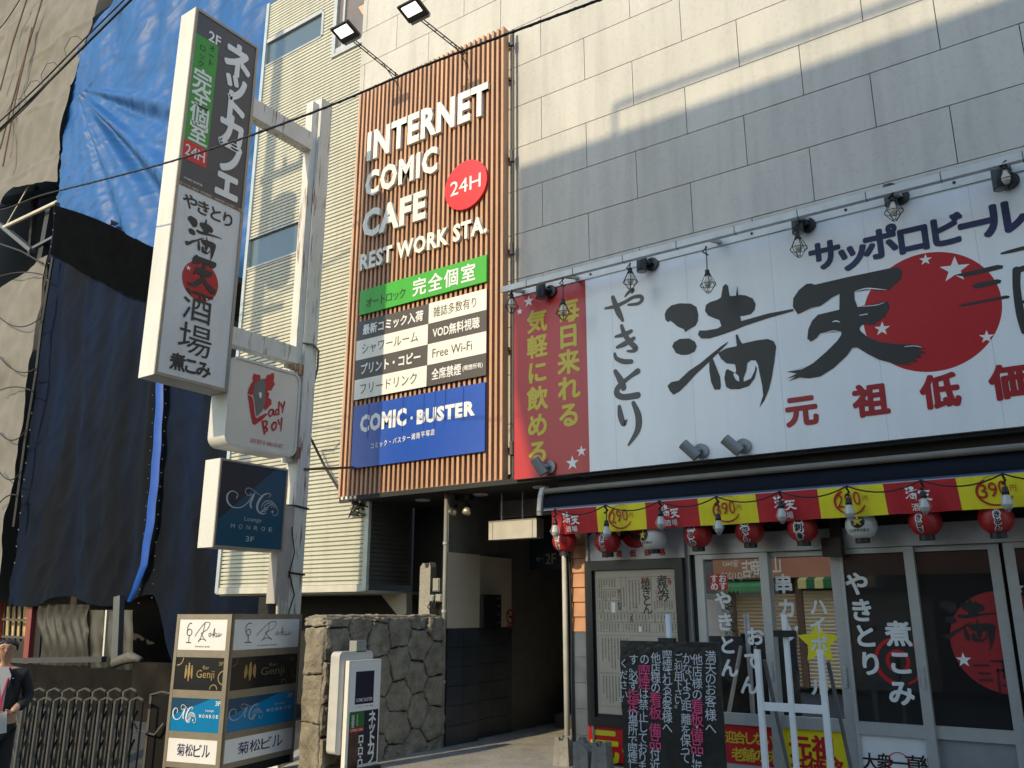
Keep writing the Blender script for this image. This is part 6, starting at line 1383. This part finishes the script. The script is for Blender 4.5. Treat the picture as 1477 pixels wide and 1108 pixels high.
q = MB(); q.tube([(-.055, -.06, 1.48), (-.05, -.142, 1.36), (-.02, -.148, 1.18)], .009, 6).tube([(.055, -.06, 1.48), (.05, -.142, 1.36), (.02, -.148, 1.18)], .009, 6).box((-.035, -.155, 1.08), (.035, -.148, 1.18)); mpart(q, "lanyard", mat("lanyard_pink", (.55, .05, .12), .5))
q = MB()
for sx in (-1, 1): q.add([(sx * .045, -.142, 1.06), (sx * .12, -.125, 1.22), (sx * .115, -.115, 1.40), (sx * .05, -.09, 1.475), (sx * .055, -.142, 1.38)], [(0, 1, 2, 3, 4)] if sx > 0 else [(4, 3, 2, 1, 0)])
mpart(q, "lapel", M_suit); mpart(MB().lathe([(0, 0), (.009, 0), (0, .004)], (.095, -.13, 1.37), 8), "badge", M_white)
# hair lies on the head, parted, with a fringe
from mathutils.bvhtree import BVHTree
bt = BVHTree.FromPolygons([v.co / S for v in body.data.vertices], [tuple(p.vertices) for p in body.data.polygons]); hc = Vector((0, -.012, 1.66))
q = MB(); n, k_ = 40, 12; v = []
def onhead(d, off): h = bt.ray_cast(hc, d)[0]; return (h if h is not None else hc + d * .09) + d * off
for j in range(k_ + 1):
    for i in range(n):
        th = 2 * math.pi * i / n; front = max(0, -math.sin(th)); lim = 2.0 - .80 * front ** .8 + .05 * math.sin(th * 11) + .10 * math.cos(th) * front; ph = lim * j / k_
        d = Vector((math.sin(ph) * math.cos(th), math.sin(ph) * math.sin(th), math.cos(ph))); v.append(onhead(d, (.022 if j < k_ else .001) + .003 * math.sin(th * 13 + j * 2) - .010 * (j / k_) ** 2))
q.add(v, [(j * n + i, j * n + (i + 1) % n, (j + 1) * n + (i + 1) % n, (j + 1) * n + i) for j in range(k_) for i in range(n)])
fy_ = onhead(Vector((0, -1, -.1)).normalized(), 0).y
mpart(q, "hair", mat("dark_hair", (.025, .020, .018), .6, 0, .4, 60), True)
F_ = lambda x, z, o=0: tuple(onhead((Vector((x, fy_, z)) - hc).normalized(), o))
q = MB()
a, b, c_ = Vector(F_(0, 1.665)), Vector(F_(0, 1.632)), Vector(F_(0, 1.618)); q.tube([a + Vector((0, .004, 0)), (a + b) / 2 - Vector((0, .008, 0)), b - Vector((0, .016, 0)), c_ - Vector((0, .008, 0)), c_ + Vector((0, .008, -.004))], [.006, .009, .014, .012, .006], 8)
for sx in (-1, 1): e = Vector(onhead(Vector((sx, .12, -.12)).normalized(), -.004)); q.lathe([(0, -.032), (.014, -.022), (.018, .008), (.012, .028), (0, .032)], e, 8)
mpart(q, "nose_and_ears", M_skin, True)
q = MB()
for sx in (-1, 1):
    e = Vector(F_(sx * .032, 1.657, .001)); q.add([e + Vector((.013 * math.cos(t), 0, .005 * math.sin(t))) for t in [k * math.pi / 4 for k in range(8)]], [tuple(range(8))])
    q.tube([F_(sx * .014, 1.680, .002), F_(sx * .034, 1.686, .003), F_(sx * .054, 1.680, .002)], [.002, .004, .002], 6)
mpart(q, "eyes_and_brows", _m["dark_hair"])
mpart(MB().tube([F_(-.024, 1.592, .001), F_(0, 1.590, .003), F_(.024, 1.592, .001)], [.003, .006, .003], 8), "mouth", mat("lip", (.34, .14, .11), .5), True)
q = MB()
for sx in (-1, 1): e = Vector(F_(sx * .033, 1.656, .008)); q.tube([e + Vector((.024 * math.cos(t), 0, .016 * math.sin(t))) for t in [k * math.pi / 8 for k in range(17)]], .0016, 5); q.tube([e + Vector((sx * .024, 0, .004)), Vector(onhead(Vector((sx, .05, -.05)).normalized(), .004))], .0016, 5)
q.tube([Vector(F_(-.009, 1.66, .008)), Vector(F_(.009, 1.66, .008))], .0016, 5)
mpart(q, "glasses", M_black)
for sx, (hx, hy, hz) in ((1, (.13, -.20, 1.06)), (-1, (-.10, -.21, 1.08))):      # hands: palm, four curled fingers and a thumb
    pts = [(hx, hy, hz, .030, .024), (hx - sx * .045, hy - .035, hz - .012, .036, .018)]; ed = [(0, 1)]
    for k, (ln, o) in enumerate(((.030, -.024), (.036, -.008), (.034, .008), (.026, .022))):
        b = len(pts); c = (hx - sx * .078, hy - .052 + o * .35, hz - .012 + o); pts += [(*c, .0095), (c[0] - sx * ln, c[1] - .008, c[2] - .008, .0085), (c[0] - sx * ln * 1.2, c[1] + .018, c[2] - .016, .0075)]; ed += [(1, b), (b, b + 1), (b + 1, b + 2)]
    b = len(pts); pts += [(hx - sx * .03, hy - .055, hz + .022, .011), (hx - sx * .06, hy - .075, hz + .030, .0095)]; ed += [(1, b), (b, b + 1)]
    skin("hand", pts, ed, M_skin, 1)
mpart(MB().add([(-.03, -.255, .86), (.11, -.262, .88), (.09, -.285, 1.07), (-.05, -.278, 1.05), (-.03, -.252, .86), (.11, -.259, .88), (.09, -.282, 1.07), (-.05, -.275, 1.05)], [(0, 1, 2, 3), (7, 6, 5, 4)]), "paper", M_white)
man.rotation_euler = (0, 0, math.radians(62))

# ================================================================== OVERHEAD CABLES, POLE, HOUSES ACROSS THE STREET
def cable(pts, y, r, label, twist=False):
    P = [atY(px, py, y) if len(e) == 0 else atY(px, py, e[0]) for px, py, *e in pts]; out = []
    Q = [P[0]] + P + [P[-1]]
    for i in range(1, len(Q) - 2):
        for k in range(10):
            t = k / 10; a, b, c, d = Q[i - 1], Q[i], Q[i + 1], Q[i + 2]; out.append(.5 * (2 * b + (c - a) * t + (2 * a - 5 * b + 4 * c - d) * t * t + (3 * b - a - 3 * c + d) * t ** 3))
    out.append(P[-1]); q = MB().tube(out, r, 8)
    if twist:
        h = []
        for i in range((len(out) - 1) * 4 + 1):
            f_ = i / 4; j = min(int(f_), len(out) - 2); p = out[j] + (out[j + 1] - out[j]) * (f_ - j); h.append(p + Vector((0, math.cos(i * .9), math.sin(i * .9))) * r * .9)
        q.tube(h, r * .45, 5)
    return tag(q.build("overhead_cable", M_cable, None, True), label, "cable")
cable([(-60, 305), (0, 303), (60, 282), (150, 259), (250, 232), (360, 196), (480, 151), (600, 100), (740, 46), (880, -6), (960, -40)], 4.3, .0095, "long twisted black cable crossing before the tall box sign and wooden sign", True)
cable([(-60, 240), (0, 186), (60, 128), (120, 68), (195, -6), (230, -40)], 4.6, .016, "thickest strand of the black cable bundle across the upper left corner")
cable([(-60, 228), (0, 175), (55, 124), (118, 60), (185, -6), (220, -40)], 4.62, .010, "thin upper strand of the cable bundle across the upper left corner")
cable([(-60, 250), (0, 190), (40, 152), (90, 98), (150, 38), (190, -2), (225, -36)], 4.58, .008, "lowest strand of the cable bundle across the upper left corner")
q = MB()
for k, (x, y) in enumerate(((14, 168), (38, 142), (62, 116), (96, 78))):
    P = [atY(x + dx, y + dy, 4.6) for dx, dy in ((0, 6), (-3, -8), (6, -24), (16, -26), (24, -18))]; q.tube(P, .004, 5)
tag(q.build("tie_wire", M_cable), "thin wire loops tying the cable bundle in the upper left corner", "wire")
cable([(40, -20), (22, 10), (4, 36), (-20, 60)], 5.0, .008, "short dark cable cutting the extreme upper left corner")
wl_ = MB(); P = [(430, 560, 7.4), (436, 610, 7.7), (452, 640, 8.1), (470, 676, 8.15), (490, 708, 8.15), (506, 722, 8.2), (520, 728, 8.2)]
pts = [atY(x, y, d) for x, y, d in P]; wl_.tube(pts, .018, 6); R_ = random.Random(3); base = atY(518, 733, 8.2)
for k in range(7): wl_.tube([base + Vector((R_.uniform(-.2, .15), R_.uniform(-.05, .03), R_.uniform(-.12, .10))) for _ in range(4)], .009, 5)
tag(wl_.build("service_cable", M_cable, None, True), "black service cable drooping from the sign pole to the corner below the wooden sign", "cable")
q = MB(); zc_ = sp.loc(430, 500)[1]; q.tube([(PP + .012, y0p - .05, zc_ + .06), (PP + .03, y0p + .1, zc_ + .08), (PP + .03, y1p, zc_ + .02), (PP + .01, y1p + .02, zc_ - .2), (PP - .04, y1p + .02, zc_ - .4)], .016, 6)
tag(q.build("pole_cable", mat("grey_cable", (.15, .15, .14), .6), None, True), "short grey cable bending around the white post above the rounded sign", "cable")

up_ = thing("utility_pole", "concrete utility pole with transformer and crossarms across the lane, out of view", "utility pole", (-11.42, 2.6, 0), world=False)
MB().tube([(0, 0, -.5), (0, 0, 14.5)], [.17, .12], 14).build("pole", M_concrete, up_, True)
MB().lathe([(0, -.75), (.26, -.75), (.30, -.7), (.30, .55), (.33, .6), (.30, .68), (0, .72)], (.45, .05, 10.4), 20).build("transformer", M_trim, up_, True)
q = MB(); q.box((-.2, -.05, 11.6), (.9, .05, 11.72)).box((-.1, -.04, 9.2), (.62, .04, 9.3)).box((.1, -.1, 8.3), (.55, .1, 8.72)).box((.0, -.03, 7.9), (.5, .03, 7.96)); q.build("crossarm", M_trim, up_)
q = MB()
for x in (.1, .4, .8): q.lathe([(.03, 0), (.06, .05), (.04, .1), (.06, .15), (.03, .2), (0, .22)], (x, 0, 11.72), 10)
q.build("insulator", M_white, up_, True)

# the building across the street: it throws the shade on the shop and shows in its mirror doors
OY = -2.2; VY = 2 * 8.304 - OY
def mir(px, py): p = atY(px, py, VY); return p.x, p.z
co = Plane((0, OY, 0), (-1, 0, 0))
ob = thing("opposite_building", "four-storey shop building across the street seen in the mirror doors", "building", (2, -7, 0))
EL, EU = -4.74 - .125 * (8.2 - OY), -5.585 - .125 * (8.2 - OY)
ZP = 7.10 + .546 * (8.2 - OY)
q = MB(); q.box((EL, OY - 9, 0), (14, OY - .25, 9.597)); q.build("lower_wall", mat("plaster_grey", (.55, .53, .50), .9, 0, .15, 1), ob)
MB().box((EU, OY - 3, 10.9), (14, OY, ZP)).box((-5.44 - .125 * (8.2 - OY), OY - 3, 9.6), (14, OY, 10.897)).build("upper_wall", mat("plaster_cream", (.62, .60, .56), .9, 0, .1, 1), ob)
q = MB(); xr = -4.17 - .125 * (8.2 - OY)
for k in range(4): q.tube([(xr + k * 6, OY - .1, ZP), (xr + k * 6, OY - .1, ZP + .42)], .035, 8)
q.tube([(xr, OY - .1, ZP + .42), (14, OY - .1, ZP + .42)], .05, 8); q.build("roof_railing", M_trim, ob)
x0, zt_f = mir(1034, 811); _, zb_f = mir(1034, 836); xe = 3.0
fb_ = MB().box((x0, OY - .25, zb_f), (xe, OY + .25, zt_f + .03)).build("fascia", mat("brown_fascia", (.50, .215, .12), .6, 0, .08, 3), ob)
MB().box((x0 - .6, OY - .24, zt_f + .032), (xe, OY + .12, zt_f + 1.1)).build("eave_board", mat("dark_eave", (.06, .045, .035), .7), ob)
cf = Plane((0, OY + .252, 0), (-1, 0, 0)); VF = 2 * 8.304 - (OY + .252)
def mf(px, py): p = atY(px, py, VF); return -p.x, p.z
q = MB()
for ch, x, y in zip("山口商店", (1117, 1105, 1090.5, 1078), (814.5, 816, 819.5, 821)): A = mf(x, y); run(q, cf, ch, A, A, .40, .004, .022, .66, False)
A, B = mf(1066, 822), mf(1043, 824); fit(q, cf, "☎0463", A[0], A[1] + .06 - .0, B[0], A[1] + .21, .004, .012); A, B = mf(1071, 831), mf(1041, 832); fit(q, cf, "(21)205", A[0], A[1] - .10, B[0], A[1] + .08, .004, .012)
q.build("lettering", mat("sign_cream", (.75, .72, .62), .5), fb_)
M_sh = mat("shutter_brown", (.60, .45, .30), .5, .1, .06, 2); M_sh2 = mat("shutter_tan", (.74, .62, .44), .5, .1, .06, 2)
def shutter(xa, xb, z1, m):
    q = MB(); n = int(z1 / .075)
    for i in range(n):
        z = z1 * i / n; h = z1 / n; q.add([(xa, OY, z), (xb, OY, z), (xa, OY + .02, z + h * .5), (xb, OY + .02, z + h * .5), (xa, OY, z + h * .92), (xb, OY, z + h * .92), (xa, OY - .03, z + h), (xb, OY - .03, z + h)], [(1, 0, 2, 3), (3, 2, 4, 5), (5, 4, 6, 7)])
    return q.build("shutter", m, ob)
zs1 = mir(1090, 857)[1]; shutter(mir(1064, 900)[0], mir(1150, 900)[0], zs1, M_sh); shutter(mir(1160, 900)[0], mir(1240, 900)[0], zs1 + .06, M_sh2); shutter(-3.0, 3.0, zs1, mat("shutter_dark", (.035, .03, .026), .5))
q = MB(); q.box((mir(1150, 900)[0], OY - .1, 0), (mir(1159, 900)[0], OY + .06, zb_f)); q.box((mir(1060, 900)[0], OY - .2, 0), (mir(1064, 900)[0], OY + .05, zb_f)); q.build("shop_post", mat("post_brown", (.16, .10, .065), .6), ob)
MB().box((EL, OY - .24, zs1), (xe, OY - .05, zb_f)).build("shutter_box", M_joint, ob)
za1, za0 = mir(1080, 843)[1], mir(1080, 855)[1]
q = MB(); xa, xb = mir(1046, 850)[0], mir(1118, 850)[0]; n = 12
for i in range(n):
    a, b = xa + (xb - xa) * i / n, xa + (xb - xa) * (i + 1) / n; m_ = (a + b) / 2
    q.add([(a, OY, za1 + .1), (b, OY, za1 + .1), (b, OY + .5, za1 - .06), (a, OY + .5, za1 - .06), (b, OY + .5, za0 + .04), (m_, OY + .5, za0 - .03), (a, OY + .5, za0 + .04)], [(0, 3, 2, 1), (3, 6, 5, 4, 2)])
q.build("green_awning", mat("awning_green", (.10, .32, .12), .7), ob)
xa = mir(1157, 845)[0]; q, q2 = MB(), MB(); st_ = (mir(1172, 845)[0] - mir(1160, 845)[0])
for i in range(10):
    (q if i % 2 == 0 else q2).add([(xa + st_ * i, OY, za1 + .2), (xa + st_ * (i + 1), OY, za1 + .2), (xa + st_ * (i + 1), OY + .4, za1 + .06), (xa + st_ * i, OY + .4, za1 + .06), (xa + st_ * (i + 1), OY + .4, za0 + .06), (xa + st_ * i, OY + .4, za0 + .06)], [(0, 3, 2, 1), (3, 5, 4, 2)])
q.build("yellow_stripe", mat("awning_yellow", (.70, .62, .22), .7), ob); q2.build("green_stripe", mat("awning_dkgreen", (.03, .16, .06), .7), ob)
yw = thing("yard_wall", "pale yard wall across the street seen at the left of the mirror door", "wall", (-9, OY - 1, 0))
MB().box((-16, OY - .6, -.2), (mir(1047, 900)[0], OY - .4, mir(1030, 862)[1])).build("wall", M_white, yw); MB().box((-16, OY - .62, mir(1030, 862)[1] + .001), (mir(1047, 900)[0], OY - .36, mir(1030, 862)[1] + .09)).build("coping", M_trim, yw)
nh = thing("grey_house", "low dark grey house across the street at the left rim of the mirror door", "house", (-9, -6.4, 0))
MB().box((-12, -8, -.1), (EL - .15, -5.2, 4.6)).build("wall", mat("house_grey", (.16, .16, .16), .8), nh); MB().box((-12.2, -8.2, 4.601), (EL - .12, -5.0, 4.75)).build("roof", M_joint, nh)
bs = thing("shrub", "narrow green shrub beside the opposite shutter in the mirror door", "shrub", (mir(1054, 900)[0], OY - .1, 0), world=False); q = MB(); R_ = random.Random(9)
MB().tube([(0, 0, 0), (.02, 0, .8), (-.03, 0, 1.6)], [.03, .02, .008], 6).build("stem", M_wood, bs)
for k in range(700):
    z = R_.uniform(.2, 2.0); r = .26 * math.sin(min(1, z / 2.05) * math.pi * .9 + .2) * R_.random() ** .5; t = R_.uniform(0, 6.28); p = Vector((r * math.cos(t), r * math.sin(t), z)); d = Vector((R_.uniform(-1, 1), R_.uniform(-1, 1), R_.uniform(-.6, 1))).normalized(); e = d.orthogonal() * .018
    q.add([p - e, p + d * .035 - e * .2, p + d * .075, p + d * .035 + e * 1.2], [(0, 1, 2, 3)])
q.build("foliage", mat("leaf_green", (.06, .11, .025), .6, 0, .4, 9), bs)
